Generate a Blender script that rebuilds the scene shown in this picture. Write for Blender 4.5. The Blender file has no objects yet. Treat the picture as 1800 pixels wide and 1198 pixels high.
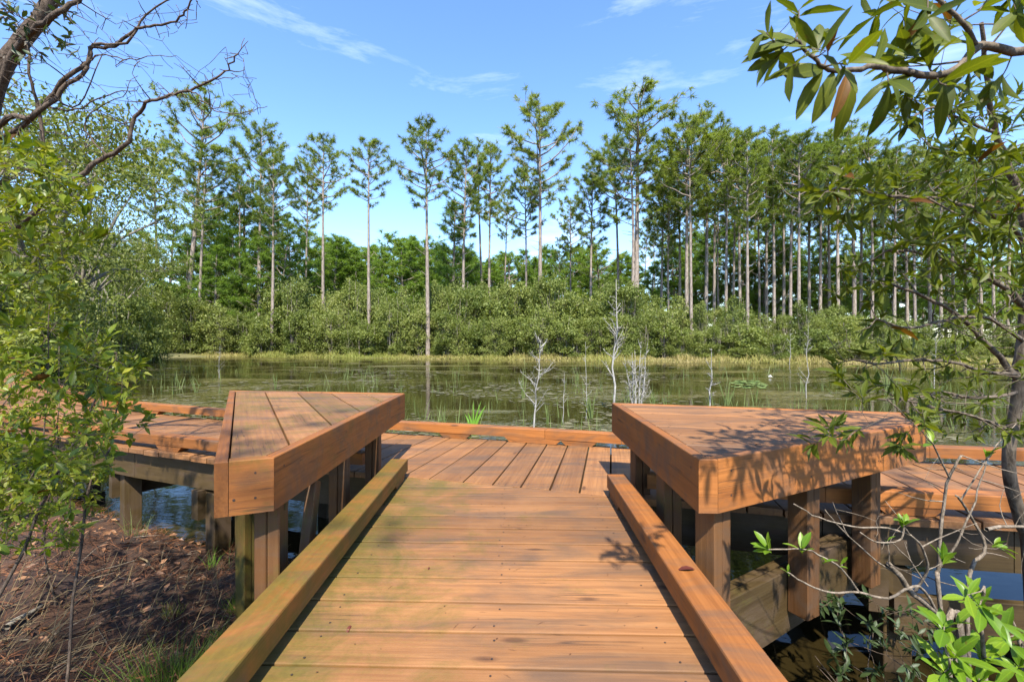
import bpy, bmesh, math, random
import numpy as np
from mathutils import Vector, Matrix, Quaternion

random.seed(7)
RNG = np.random.default_rng(7)
SC = bpy.context.scene
COL = SC.collection

# ------------------------------------------------------------------ camera, sky, sun, exposure
EYE = 0.92            # eye height above the boards, metres
FPX = 800.0           # focal length in photo pixels (16 mm on a 36 mm sensor)
HZ = 595.0            # horizon row of the photo
cam_d = bpy.data.cameras.new('camera')
cam_d.sensor_width = 36.0
cam_d.lens = 16.0
cam_d.shift_y = (HZ - 599.0) / 1800.0
cam_d.clip_start = 0.05
cam_d.clip_end = 3000.0
cam_d.dof.use_dof = True
cam_d.dof.focus_distance = 3.6
cam_d.dof.aperture_fstop = 7.0
cam = bpy.data.objects.new('camera', cam_d)
cam.location = (0, 0, EYE)
cam.rotation_euler = (math.radians(90), 0, 0)
COL.objects.link(cam)
SC.camera = cam

SUN_DIR = Vector((0.035, -0.60, 0.80)).normalized()
SUN_EL = math.asin(SUN_DIR.z)
SUN_AZ = math.atan2(SUN_DIR.x, SUN_DIR.y)
world = bpy.data.worlds.new('World')
SC.world = world
world.use_nodes = True
wn = world.node_tree
for n in list(wn.nodes):
    wn.nodes.remove(n)
wo = wn.nodes.new('ShaderNodeOutputWorld')
bg = wn.nodes.new('ShaderNodeBackground')
sky = wn.nodes.new('ShaderNodeTexSky')
sky.sky_type = 'NISHITA'
sky.sun_disc = False
sky.sun_elevation = SUN_EL
sky.sun_rotation = SUN_AZ
sky.air_density = 1.0
sky.dust_density = 0.35
sky.ozone_density = 3.2
hsv = wn.nodes.new('ShaderNodeHueSaturation')
hsv.inputs['Saturation'].default_value = 1.13
hsv.inputs['Hue'].default_value = 0.505
wn.links.new(sky.outputs[0], hsv.inputs['Color'])
tc = wn.nodes.new('ShaderNodeTexCoord')
mp = wn.nodes.new('ShaderNodeMapping')
mp.inputs['Scale'].default_value = (1.6, 1.6, 7.0)
mp.inputs['Location'].default_value = (6.4, 3.9, 0.2)
wn.links.new(tc.outputs['Generated'], mp.inputs['Vector'])
nz = wn.nodes.new('ShaderNodeTexNoise')
nz.inputs['Scale'].default_value = 2.2
nz.inputs['Detail'].default_value = 8
nz.inputs['Roughness'].default_value = 0.62
nz.inputs['Distortion'].default_value = 0.4
wn.links.new(mp.outputs[0], nz.inputs['Vector'])
cr = wn.nodes.new('ShaderNodeValToRGB')
cr.color_ramp.elements[0].position = 0.56
cr.color_ramp.elements[0].color = (0, 0, 0, 1)
cr.color_ramp.elements[1].position = 0.92
cr.color_ramp.elements[1].color = (0.26, 0.26, 0.26, 1)
wn.links.new(nz.outputs[0], cr.inputs[0])
mx = wn.nodes.new('ShaderNodeMixRGB')
mx.inputs['Color2'].default_value = (8.0, 8.4, 9.0, 1)
wn.links.new(cr.outputs[0], mx.inputs['Fac'])
wn.links.new(hsv.outputs[0], mx.inputs['Color1'])
wn.links.new(mx.outputs[0], bg.inputs['Color'])
bg.inputs['Strength'].default_value = 0.145
wn.links.new(bg.outputs[0], wo.inputs['Surface'])

sun_d = bpy.data.lights.new('sun', 'SUN')
sun_d.energy = 4.5
sun_d.angle = math.radians(0.8)
sun_d.color = (1.0, 0.94, 0.84)
sun = bpy.data.objects.new('sun', sun_d)
sun.rotation_euler = SUN_DIR.to_track_quat('Z', 'Y').to_euler()
sun.location = (3, -4, 8)
COL.objects.link(sun)

SC.view_settings.view_transform = 'Standard'
SC.view_settings.look = 'None'
SC.view_settings.exposure = 1.48
SC.view_settings.gamma = 1.0
SC.view_settings.use_curve_mapping = False
SC.render.engine = 'CYCLES'
SC.cycles.use_denoising = True
SC.cycles.max_bounces = 7
SC.cycles.transmission_bounces = 4
SC.cycles.diffuse_bounces = 4
SC.cycles.glossy_bounces = 3
SC.cycles.caustics_reflective = False
SC.cycles.caustics_refractive = False
SC.cycles.sample_clamp_indirect = 6.0

# ------------------------------------------------------------------ helpers
def at(px, py, z=0.0):
    """photo pixel on the horizontal plane at height z -> world point"""
    d = (EYE - z) * FPX / (py - HZ)
    return Vector(((px - 900.0) / FPX * d, d, z))

def atd(px, py, d):
    """photo pixel at distance d -> world point"""
    return Vector(((px - 900.0) / FPX * d, d, EYE - (py - HZ) / FPX * d))

def proj(p):
    return (900 + p[0] / p[1] * FPX, HZ - (p[2] - EYE) / p[1] * FPX)

def props(o, label=None, cat=None, group=None, kind=None):
    if label: o['label'] = label
    if cat: o['category'] = cat
    if group: o['group'] = group
    if kind: o['kind'] = kind
    return o

def empty(name, loc, label=None, cat=None, group=None):
    o = bpy.data.objects.new(name, None)
    o.empty_display_size = 0.1
    o.location = loc
    COL.objects.link(o)
    return props(o, label, cat, group)

def link(name, me, parent=None, loc=None, rot=None):
    o = bpy.data.objects.new(name, me)
    COL.objects.link(o)
    if loc is not None: o.location = loc
    if rot is not None:
        o.rotation_mode = 'QUATERNION'
        o.rotation_quaternion = rot
    if parent is not None:
        o.parent = parent
        if loc is not None:
            o.location = Vector(loc) - parent.location
        else:
            o.location = -parent.location
    return o

def mesh_np(name, verts, faces, mat=None, tint=None, smooth=False):
    """verts (N,3); faces: array (M,k) or list of such arrays"""
    if not isinstance(faces, (list, tuple)):
        faces = [faces]
    faces = [np.asarray(f, dtype=np.int32) for f in faces if len(f)]
    verts = np.asarray(verts, dtype=np.float32)
    me = bpy.data.meshes.new(name)
    me.vertices.add(len(verts))
    me.vertices.foreach_set('co', verts.ravel())
    li = np.concatenate([f.ravel() for f in faces])
    tot = np.concatenate([np.full(len(f), f.shape[1], dtype=np.int32) for f in faces])
    st = np.concatenate([[0], np.cumsum(tot)[:-1]]).astype(np.int32)
    me.loops.add(len(li))
    me.loops.foreach_set('vertex_index', li)
    me.polygons.add(len(tot))
    me.polygons.foreach_set('loop_start', st)
    me.polygons.foreach_set('loop_total', tot)
    me.polygons.foreach_set('use_smooth', np.full(len(tot), smooth, dtype=bool))
    if tint is not None:
        a = me.attributes.new('tint', 'FLOAT', 'POINT')
        a.data.foreach_set('value', np.asarray(tint, dtype=np.float32))
    me.update(calc_edges=True)
    if mat: me.materials.append(mat)
    return me

class Tubes:
    """collects tapered tubes into one mesh"""
    def __init__(s):
        s.v = []; s.f = []; s.c = []; s.n = 0
    def add(s, pts, rad, sides=6, cap=True):
        pts = np.asarray([tuple(p) for p in pts], dtype=float)
        rad = np.asarray(rad, dtype=float)
        n = len(pts)
        tan = np.gradient(pts, axis=0)
        tan /= np.linalg.norm(tan, axis=1)[:, None] + 1e-9
        ref = np.array([0.0, 0, 1]) if abs(tan[0][2]) < 0.9 else np.array([1.0, 0, 0])
        a = np.linspace(0, 2 * math.pi, sides, endpoint=False)
        for i in range(n):
            u = np.cross(tan[i], ref); u /= np.linalg.norm(u) + 1e-9
            w = np.cross(u, tan[i]); ref = w
            s.v.append(pts[i] + rad[i] * (np.cos(a)[:, None] * u + np.sin(a)[:, None] * w))
        b = s.n
        for i in range(n - 1):
            for k in range(sides):
                k2 = (k + 1) % sides
                s.f.append((b + i * sides + k, b + i * sides + k2, b + (i + 1) * sides + k2, b + (i + 1) * sides + k))
        s.n += n * sides
        if cap:
            s.v.append(pts[-1:]); t = s.n; s.n += 1
            for k in range(sides):
                s.c.append((b + (n - 1) * sides + k, b + (n - 1) * sides + (k + 1) % sides, t))
    def mesh(s, name, mat):
        v = np.concatenate(s.v)
        return mesh_np(name, v, [np.array(s.f), np.array(s.c)], mat, smooth=True)

# ------------------------------------------------------------------ materials
def new_mat(name):
    m = bpy.data.materials.new(name)
    m.use_nodes = True
    nt = m.node_tree
    for n in list(nt.nodes): nt.nodes.remove(n)
    return m, nt

def N(nt, typ, **kw):
    n = nt.nodes.new(typ)
    for k, v in kw.items():
        if k.startswith('i_'):
            key = k[2:].replace('_', ' ')
            n.inputs[int(key) if key.isdigit() else key].default_value = v
        else:
            setattr(n, k, v)
    return n

def ramp(nt, fac, stops):
    r = N(nt, 'ShaderNodeValToRGB')
    e = r.color_ramp.elements
    while len(e) < len(stops): e.new(0.5)
    for i, (p, c) in enumerate(stops):
        e[i].position = p
        e[i].color = (c, c, c, 1) if isinstance(c, (int, float)) else tuple(c) + (1,)
    nt.links.new(fac, r.inputs[0])
    return r.outputs[0]

def mixc(nt, fac, a, b, mode='MIX'):
    n = N(nt, 'ShaderNodeMixRGB', blend_type=mode)
    for key, v in (('Fac', fac), ('Color1', a), ('Color2', b)):
        if hasattr(v, 'is_linked') or hasattr(v, 'links'):
            nt.links.new(v, n.inputs[key])
        elif isinstance(v, (int, float)):
            n.inputs[key].default_value = v if key == 'Fac' else (v, v, v, 1)
        else:
            n.inputs[key].default_value = tuple(v) + (1,)
    return n.outputs[0]

def mth(nt, op, a, b=None, clamp=False):
    n = N(nt, 'ShaderNodeMath', operation=op, use_clamp=clamp)
    for i, v in enumerate((a, b)):
        if v is None: continue
        if isinstance(v, (int, float)): n.inputs[i].default_value = v
        else: nt.links.new(v, n.inputs[i])
    return n.outputs[0]

def noise(nt, vec, scale, detail=4, rough=0.55, dist=0.0):
    n = N(nt, 'ShaderNodeTexNoise')
    n.inputs['Scale'].default_value = scale
    n.inputs['Detail'].default_value = detail
    n.inputs['Roughness'].default_value = rough
    n.inputs['Distortion'].default_value = dist
    if vec is not None: nt.links.new(vec, n.inputs['Vector'])
    return n.outputs[0]

def mapping(nt, vec, scale=(1, 1, 1), loc=(0, 0, 0)):
    n = N(nt, 'ShaderNodeMapping')
    n.inputs['Scale'].default_value = scale
    n.inputs['Location'].default_value = loc
    nt.links.new(vec, n.inputs['Vector'])
    return n.outputs[0]

def wood_material(name, light, dark, moss_col=(0.068, 0.062, 0.007), rough=0.62):
    """stained softwood: grain runs along each board's own x axis; wear, damp blotches and moss by world noise"""
    m, nt = new_mat(name)
    L = nt.links.new
    out = N(nt, 'ShaderNodeOutputMaterial')
    bs = N(nt, 'ShaderNodeBsdfPrincipled')
    L(bs.outputs[0], out.inputs[0])
    tcn = N(nt, 'ShaderNodeTexCoord')
    oi = N(nt, 'ShaderNodeObjectInfo')
    geo = N(nt, 'ShaderNodeNewGeometry')
    off = N(nt, 'ShaderNodeCombineXYZ')
    rnd = mth(nt, 'MULTIPLY', oi.outputs['Random'], 37.0)
    L(rnd, off.inputs[0]); L(rnd, off.inputs[1]); L(rnd, off.inputs[2])
    va = N(nt, 'ShaderNodeVectorMath', operation='ADD')
    L(tcn.outputs['Object'], va.inputs[0]); L(off.outputs[0], va.inputs[1])
    v = va.outputs[0]
    # growth-ring bands: distorted wave across the board
    warp = noise(nt, mapping(nt, v, (0.9, 5.0, 5.0)), 1.0, 3)
    band = N(nt, 'ShaderNodeTexWave', wave_type='BANDS', bands_direction='Y')
    band.inputs['Scale'].default_value = 9.0
    band.inputs['Distortion'].default_value = 7.0
    band.inputs['Detail'].default_value = 3.0
    band.inputs['Detail Scale'].default_value = 0.9
    L(mapping(nt, v, (0.10, 1.0, 1.0)), band.inputs['Vector'])
    fine = noise(nt, mapping(nt, v, (2.2, 95.0, 95.0)), 1.0, 4, 0.65)
    streak = noise(nt, mapping(nt, v, (0.8, 15.0, 15.0)), 1.0, 5, 0.62, 0.8)
    blot = noise(nt, geo.outputs['Position'], 3.1, 5, 0.62, 0.5)
    blot2 = noise(nt, mapping(nt, geo.outputs['Position'], (1.4, 6.5, 6.5)), 1.0, 5, 0.6, 0.7)
    g = mth(nt, 'ADD', mth(nt, 'MULTIPLY', band.outputs['Fac'], 0.10), mth(nt, 'MULTIPLY', streak, 0.90))
    col = mixc(nt, ramp(nt, g, [(0.22, 0.72), (0.62, 0.0)]), light, dark)
    col = mixc(nt, mth(nt, 'MULTIPLY', ramp(nt, fine, [(0.40, 1.0), (0.56, 0.0)]), 0.32), col, (dark[0]*0.7, dark[1]*0.7, dark[2]*0.7))
    ck = noise(nt, mapping(nt, v, (0.9, 38.0, 38.0), (4.0, 9.0, 2.0)), 1.0, 2, 0.5, 0.2)
    ckm = noise(nt, mapping(nt, v, (1.6, 5.0, 5.0), (1.0, 3.0, 7.0)), 1.0, 2)
    crack = mth(nt, 'MULTIPLY', ramp(nt, mth(nt, 'ABSOLUTE', mth(nt, 'SUBTRACT', ck, 0.5)), [(0.0, 1.0), (0.016, 0.0)]), ramp(nt, ckm, [(0.54, 0.0), (0.62, 1.0)]))
    col = mixc(nt, mth(nt, 'MULTIPLY', crack, 0.85), col, (0.035, 0.018, 0.010))
    # each board has its own tone
    tone = mth(nt, 'ADD', mth(nt, 'MULTIPLY', oi.outputs['Random'], 0.52), 0.74)
    tc3 = N(nt, 'ShaderNodeCombineXYZ')
    L(tone, tc3.inputs[0]); L(tone, tc3.inputs[1]); L(mth(nt, 'MULTIPLY', tone, 1.0), tc3.inputs[2])
    col = mixc(nt, 1.0, col, tc3.outputs[0], 'MULTIPLY')
    # grey-black weather stains
    col = mixc(nt, mth(nt, 'MULTIPLY', ramp(nt, blot2, [(0.46, 0.0), (0.66, 1.0)]), 0.72), col, (0.078, 0.052, 0.034))
    # worn pale patches
    col = mixc(nt, mth(nt, 'MULTIPLY', ramp(nt, blot, [(0.50, 0.0), (0.75, 1.0)]), 0.35), col, (light[0]*1.12, light[1]*1.2, light[2]*1.35))
    # knots
    vor = N(nt, 'ShaderNodeTexVoronoi', feature='F1')
    vor.inputs['Scale'].default_value = 1.0
    L(mapping(nt, v, (2.1, 6.5, 6.5)), vor.inputs['Vector'])
    col = mixc(nt, mth(nt, 'MULTIPLY', ramp(nt, vor.outputs['Distance'], [(0.05, 1.0), (0.11, 0.0)]), 0.75), col, (0.06, 0.028, 0.014))
    # moss: amount per board from its own property
    at_m = N(nt, 'ShaderNodeAttribute', attribute_type='OBJECT', attribute_name='moss')
    mn = mth(nt, 'ADD', noise(nt, geo.outputs['Position'], 3.4, 10, 0.74, 0.5), mth(nt, 'MULTIPLY', mth(nt, 'SUBTRACT', fine, 0.5), 0.35))
    sep = N(nt, 'ShaderNodeSeparateXYZ'); L(geo.outputs['Position'], sep.inputs[0])
    side = ramp(nt, mth(nt, 'MULTIPLY', mth(nt, 'ADD', sep.outputs[0], 1.0), 1.0), [(0.22, 1.0), (1.0, 0.0)])
    mfac = mth(nt, 'MULTIPLY', mth(nt, 'ADD', mth(nt, 'MULTIPLY', side, 0.30), mn), 1.0)
    mfac = mth(nt, 'MULTIPLY', ramp(nt, mth(nt, 'SUBTRACT', mth(nt, 'ADD', mfac, at_m.outputs['Fac']), 1.0), [(0.02, 0.0), (0.26, 1.0)]), 0.74)
    mossc = mixc(nt, noise(nt, geo.outputs['Position'], 60.0, 3), (moss_col[0]*0.6, moss_col[1]*0.65, moss_col[2]), (moss_col[0]*1.5, moss_col[1]*1.5, moss_col[2]*1.3))
    col = mixc(nt, mfac, col, mossc)
    L(col, bs.inputs['Base Color'])
    L(ramp(nt, fine, [(0.3, rough - 0.1), (0.7, rough + 0.15)]), bs.inputs['Roughness'])
    bs.inputs['Specular IOR Level'].default_value = 0.3
    bmp = N(nt, 'ShaderNodeBump')
    bmp.inputs['Strength'].default_value = 0.35
    bmp.inputs['Distance'].default_value = 0.004
    h = mth(nt, 'ADD', mth(nt, 'MULTIPLY', fine, 0.6), mth(nt, 'MULTIPLY', streak, 0.8))
    L(h, bmp.inputs['Height'])
    L(bmp.outputs[0], bs.inputs['Normal'])
    return m

def leaf_material(name, a, b, c=None, trans=0.35, rough=0.42, spec=0.4, rnd=0.35, near=False):
    """two-tone leaf: 'tint' varies inside a mesh, Object Info random between objects"""
    m, nt = new_mat(name)
    L = nt.links.new
    out = N(nt, 'ShaderNodeOutputMaterial')
    bs = N(nt, 'ShaderNodeBsdfPrincipled')
    tr = N(nt, 'ShaderNodeBsdfTranslucent')
    mixs = N(nt, 'ShaderNodeMixShader')
    mixs.inputs[0].default_value = trans
    L(bs.outputs[0], mixs.inputs[1]); L(tr.outputs[0], mixs.inputs[2]); L(mixs.outputs[0], out.inputs[0])
    att = N(nt, 'ShaderNodeAttribute', attribute_name='tint')
    oi = N(nt, 'ShaderNodeObjectInfo')
    f = mth(nt, 'ADD', mth(nt, 'MULTIPLY', att.outputs['Fac'], 1.0 - rnd), mth(nt, 'MULTIPLY', oi.outputs['Random'], rnd), True)
    stops = [(0.0, a), (0.62, b)] + ([(0.97, c)] if c else [])
    col = ramp(nt, f, stops)
    geo = N(nt, 'ShaderNodeNewGeometry')
    col2 = mixc(nt, mth(nt, 'MULTIPLY', geo.outputs['Random Per Island'], 0.35), col, mixc(nt, 1.0, col, (0.62, 0.66, 0.5), 'MULTIPLY'))
    if near:
        tcn = N(nt, 'ShaderNodeTexCoord'); sp = N(nt, 'ShaderNodeSeparateXYZ'); L(tcn.outputs['Object'], sp.inputs[0])
        mid = ramp(nt, mth(nt, 'ABSOLUTE', sp.outputs[1]), [(0.004, 1.0), (0.016, 0.0)])
        ve = N(nt, 'ShaderNodeMath', operation='SINE')
        L(mth(nt, 'MULTIPLY', mth(nt, 'SUBTRACT', sp.outputs[0], mth(nt, 'ABSOLUTE', sp.outputs[1])), 60.0), ve.inputs[0])
        vein = mth(nt, 'MAXIMUM', mid, mth(nt, 'MULTIPLY', ramp(nt, ve.outputs[0], [(0.90, 0.0), (1.0, 1.0)]), 0.4))
        col2 = mixc(nt, mth(nt, 'MULTIPLY', vein, 0.5), col2, mixc(nt, 1.0, col2, (1.9, 1.7, 1.6), 'MULTIPLY'))
        bl = noise(nt, geo.outputs['Position'], 55.0, 4, 0.65)
        col2 = mixc(nt, mth(nt, 'MULTIPLY', ramp(nt, bl, [(0.60, 0.0), (0.70, 1.0)]), 0.55), col2, (0.12, 0.075, 0.018))
        bl2 = noise(nt, geo.outputs['Position'], 16.0, 3, 0.6)
        col2 = mixc(nt, mth(nt, 'MULTIPLY', bl2, 0.45), col2, mixc(nt, 1.0, col2, (1.5, 1.15, 0.8), 'MULTIPLY'))
    L(col2, bs.inputs['Base Color'])
    L(mixc(nt, 1.0, col2, (1.35, 1.35, 0.5), 'MULTIPLY'), tr.inputs['Color'])
    bs.inputs['Roughness'].default_value = rough
    bs.inputs['Specular IOR Level'].default_value = spec
    return m

def bark_material(name, a, b, scale=(14, 14, 3.0), bump=0.5):
    m, nt = new_mat(name)
    L = nt.links.new
    out = N(nt, 'ShaderNodeOutputMaterial')
    bs = N(nt, 'ShaderNodeBsdfPrincipled')
    L(bs.outputs[0], out.inputs[0])
    tcn = N(nt, 'ShaderNodeTexCoord')
    n1 = noise(nt, mapping(nt, tcn.outputs['Object'], scale), 1.0, 5, 0.65, 0.5)
    n2 = noise(nt, mapping(nt, tcn.outputs['Object'], (1.3, 1.3, 0.5)), 1.0, 3)
    col = mixc(nt, ramp(nt, n1, [(0.36, 0.0), (0.62, 1.0)]), a, b)
    col = mixc(nt, mth(nt, 'MULTIPLY', n2, 0.5), col, mixc(nt, 1.0, col, (0.6, 0.62, 0.6), 'MULTIPLY'))
    L(col, bs.inputs['Base Color'])
    bs.inputs['Roughness'].default_value = 0.85
    bs.inputs['Specular IOR Level'].default_value = 0.15
    bp = N(nt, 'ShaderNodeBump'); bp.inputs['Strength'].default_value = bump; bp.inputs['Distance'].default_value = 0.02
    L(n1, bp.inputs['Height']); L(bp.outputs[0], bs.inputs['Normal'])
    return m

def plain_material(name, a, b, scale=8.0, rough=0.8, spec=0.2):
    m, nt = new_mat(name)
    out = N(nt, 'ShaderNodeOutputMaterial')
    bs = N(nt, 'ShaderNodeBsdfPrincipled')
    nt.links.new(bs.outputs[0], out.inputs[0])
    att = N(nt, 'ShaderNodeAttribute', attribute_name='tint')
    geo = N(nt, 'ShaderNodeNewGeometry')
    f = mth(nt, 'ADD', att.outputs['Fac'], mth(nt, 'MULTIPLY', mth(nt, 'SUBTRACT', noise(nt, geo.outputs['Position'], scale, 4), 0.5), 0.8), True)
    nt.links.new(mixc(nt, f, a, b), bs.inputs['Base Color'])
    bs.inputs['Roughness'].default_value = rough
    bs.inputs['Specular IOR Level'].default_value = spec
    return m

M_DECK = wood_material('deck_wood', (0.250, 0.116, 0.042), (0.140, 0.056, 0.019))
M_TRIM = wood_material('stained_trim_wood', (0.270, 0.098, 0.022), (0.155, 0.051, 0.012))
M_POST = wood_material('dark_post_wood', (0.125, 0.056, 0.018), (0.070, 0.030, 0.011))  # posts get a darker brown than deck and trim
M_UNDER = wood_material('dark_underside_wood', (0.056, 0.035, 0.011), (0.028, 0.017, 0.006))  # darkest brown, for the timbers below the boards
M_SCREW = plain_material('screw_metal', (0.035, 0.022, 0.016), (0.06, 0.04, 0.03), 30, 0.6, 0.4)

M_NEEDLE = leaf_material('pine_needles', (0.095, 0.138, 0.022), (0.185, 0.238, 0.040), (0.29, 0.31, 0.065), trans=0.45, rough=0.5, spec=0.25, rnd=0.4)
M_YOUNG = leaf_material('young_pine_needles', (0.080, 0.145, 0.022), (0.155, 0.24, 0.038), (0.23, 0.295, 0.055), trans=0.45, rough=0.5, spec=0.2, rnd=0.5)
M_SHRUB = leaf_material('thicket_leaves', (0.085, 0.120, 0.025), (0.195, 0.228, 0.056), (0.30, 0.31, 0.105), trans=0.36, rough=0.5, spec=0.25, rnd=0.45)
M_OAK = leaf_material('oak_leaves', (0.080, 0.108, 0.018), (0.165, 0.190, 0.040), (0.25, 0.255, 0.07), trans=0.36, rough=0.5, spec=0.25, rnd=0.3)
M_BAY = leaf_material('bay_leaves', (0.044, 0.068, 0.008), (0.095, 0.125, 0.012), (0.165, 0.19, 0.018), trans=0.42, rough=0.48, spec=0.22, rnd=0.55, near=True)
M_BRIGHT = leaf_material('bright_new_leaves', (0.07, 0.155, 0.010), (0.13, 0.23, 0.016), (0.2, 0.27, 0.026), trans=0.38, rough=0.38, spec=0.3, rnd=0.6, near=True)
M_HOLLY = leaf_material('glossy_bush_leaves', (0.048, 0.092, 0.011), (0.130, 0.185, 0.017), (0.24, 0.25, 0.03), trans=0.40, rough=0.4, spec=0.3, rnd=0.6, near=True)
M_DULL = leaf_material('dull_waterside_leaves', (0.02, 0.04, 0.012), (0.045, 0.07, 0.02), None, trans=0.25, rough=0.5)  # darkest and dullest green of the leaf materials
M_BARK = bark_material('pine_bark', (0.13, 0.10, 0.08), (0.34, 0.285, 0.24))
M_LIMB = bark_material('grey_bark', (0.10, 0.085, 0.066), (0.27, 0.24, 0.19), (30, 30, 12))
M_BAYBARK = bark_material('mottled_bay_bark', (0.055, 0.040, 0.028), (0.17, 0.135, 0.10), (36, 36, 14))
M_TWIG = bark_material('dark_twig_bark', (0.05, 0.036, 0.026), (0.13, 0.095, 0.07), (60, 60, 30))
M_PALE = bark_material('pale_twig_bark', (0.10, 0.078, 0.054), (0.26, 0.21, 0.16), (60, 60, 30))
M_DEAD = bark_material('bleached_dead_wood', (0.17, 0.158, 0.14), (0.40, 0.38, 0.35), (20, 20, 6), 0.3)
M_REED = leaf_material('reed_blades', (0.11, 0.15, 0.045), (0.20, 0.24, 0.085), (0.33, 0.30, 0.18), trans=0.35, rough=0.5)
M_IRIS = leaf_material('sword_leaves', (0.15, 0.32, 0.035), (0.24, 0.42, 0.06), None, trans=0.4, rough=0.4)
M_GRASS = leaf_material('green_grass', (0.06, 0.12, 0.012), (0.14, 0.20, 0.025), (0.28, 0.26, 0.06), trans=0.35, rough=0.5)
M_SEDGE = leaf_material('shore_sedge', (0.15, 0.21, 0.028), (0.30, 0.27, 0.075), (0.42, 0.32, 0.16), trans=0.3, rough=0.6)
M_OLDLEAF = leaf_material('ageing_leaf', (0.07, 0.026, 0.008), (0.13, 0.065, 0.012), None, trans=0.35, rough=0.5, spec=0.2, rnd=0.7, near=True)
M_STRAW = plain_material('dry_straw', (0.15, 0.11, 0.058), (0.34, 0.26, 0.15), 5)
M_LITTER = plain_material('fallen_litter', (0.055, 0.022, 0.010), (0.22, 0.092, 0.038), 3.0, 0.7)
M_DRYLEAF = plain_material('fallen_brown_leaf', (0.085, 0.036, 0.016), (0.27, 0.14, 0.065), 5.0, 0.5, 0.4)
M_PAD = plain_material('floating_weed', (0.055, 0.055, 0.016), (0.17, 0.15, 0.08), 0.8, 0.55, 0.35)
M_PADGREEN = plain_material('lily_pad_green', (0.11, 0.17, 0.04), (0.24, 0.30, 0.10), 2.0, 0.4, 0.4)
M_FLOWER = plain_material('white_petals', (0.75, 0.74, 0.70), (0.85, 0.84, 0.80), 5, 0.6)

def ground_material():
    m, nt = new_mat('ground_soil')
    L = nt.links.new
    out = N(nt, 'ShaderNodeOutputMaterial'); bs = N(nt, 'ShaderNodeBsdfPrincipled'); L(bs.outputs[0], out.inputs[0])
    geo = N(nt, 'ShaderNodeNewGeometry')
    P = geo.outputs['Position']
    n1 = noise(nt, P, 5.0, 8, 0.7)
    n2 = noise(nt, P, 45.0, 5, 0.7)
    n3 = noise(nt, P, 0.6, 4)
    near = mixc(nt, ramp(nt, n1, [(0.35, 0.0), (0.7, 1.0)]), (0.016, 0.009, 0.005), (0.070, 0.031, 0.013))
    near = mixc(nt, ramp(nt, n2, [(0.52, 0.0), (0.78, 1.0)]), near, (0.14, 0.062, 0.025))
    far = mixc(nt, n3, (0.07, 0.08, 0.02), (0.18, 0.15, 0.06))
    sep = N(nt, 'ShaderNodeSeparateXYZ'); L(P, sep.inputs[0])
    f = ramp(nt, mth(nt, 'DIVIDE', sep.outputs[1], 40.0), [(0.25, 0.0), (0.55, 1.0)])
    L(mixc(nt, f, near, far), bs.inputs['Base Color'])
    bs.inputs['Roughness'].default_value = 0.9
    bp = N(nt, 'ShaderNodeBump'); bp.inputs['Strength'].default_value = 0.8; bp.inputs['Distance'].default_value = 0.02
    L(mth(nt, 'ADD', n1, mth(nt, 'MULTIPLY', n2, 0.5)), bp.inputs['Height']); L(bp.outputs[0], bs.inputs['Normal'])
    return m

def water_material():
    m, nt = new_mat('pond_water')
    L = nt.links.new
    out = N(nt, 'ShaderNodeOutputMaterial'); bs = N(nt, 'ShaderNodeBsdfPrincipled'); L(bs.outputs[0], out.inputs[0])
    geo = N(nt, 'ShaderNodeNewGeometry')
    P = geo.outputs['Position']
    # brown-green water with thin patches of algae film lying on it out in the open pond
    film = noise(nt, mapping(nt, P, (0.16, 0.45, 1.0)), 1.0, 7, 0.66, 0.5)
    speck = noise(nt, mapping(nt, P, (7.0, 11.0, 1.0)), 1.0, 5, 0.7)
    sep = N(nt, 'ShaderNodeSeparateXYZ'); L(P, sep.inputs[0])
    off = ramp(nt, mth(nt, 'DIVIDE', sep.outputs[1], 20.0), [(0.20, 0.0), (0.42, 1.0)])
    fm = mth(nt, 'MULTIPLY', ramp(nt, mth(nt, 'ADD', mth(nt, 'MULTIPLY', film, 0.75), mth(nt, 'MULTIPLY', speck, 0.35)), [(0.545, 0.0), (0.67, 1.0)]), off)
    col = mixc(nt, fm, (0.017, 0.012, 0.004), mixc(nt, speck, (0.075, 0.068, 0.016), (0.135, 0.115, 0.038)))
    L(col, bs.inputs['Base Color'])
    L(mth(nt, 'ADD', mth(nt, 'MULTIPLY', fm, 0.33), 0.035), bs.inputs['Roughness'])
    bs.inputs['IOR'].default_value = 1.33
    bs.inputs['Specular IOR Level'].default_value = 0.5
    bp = N(nt, 'ShaderNodeBump'); bp.inputs['Strength'].default_value = 0.10; bp.inputs['Distance'].default_value = 0.03
    L(noise(nt, mapping(nt, P, (1.2, 2.4, 1.0)), 1.5, 3), bp.inputs['Height']); L(bp.outputs[0], bs.inputs['Normal'])
    return m

# ------------------------------------------------------------------ ground and pond
WATER_Z = -0.85
SHORE = np.array([(90, 12), (60, 20.5), (40, 26.5), (23.6, 31.5), (14, 34.5), (0, 38), (-10, 40.6), (-18, 43), (-28, 45), (-33, 45.5), (-31, 38),
                  (-26, 29), (-20, 20), (-16.5, 15.0), (-13, 11.2), (-8, 7.4), (-4.6, 4.8), (-2.6, 3.85), (-1.4, 3.55), (-0.6, 2.9), (-0.1, 1.7),
                  (0.6, 0.6), (1.4, 0.35), (2.6, 0.5), (4.0, 0.2), (9, 0.0), (30, 2.0), (90, 4.0)], dtype=float)

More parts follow.
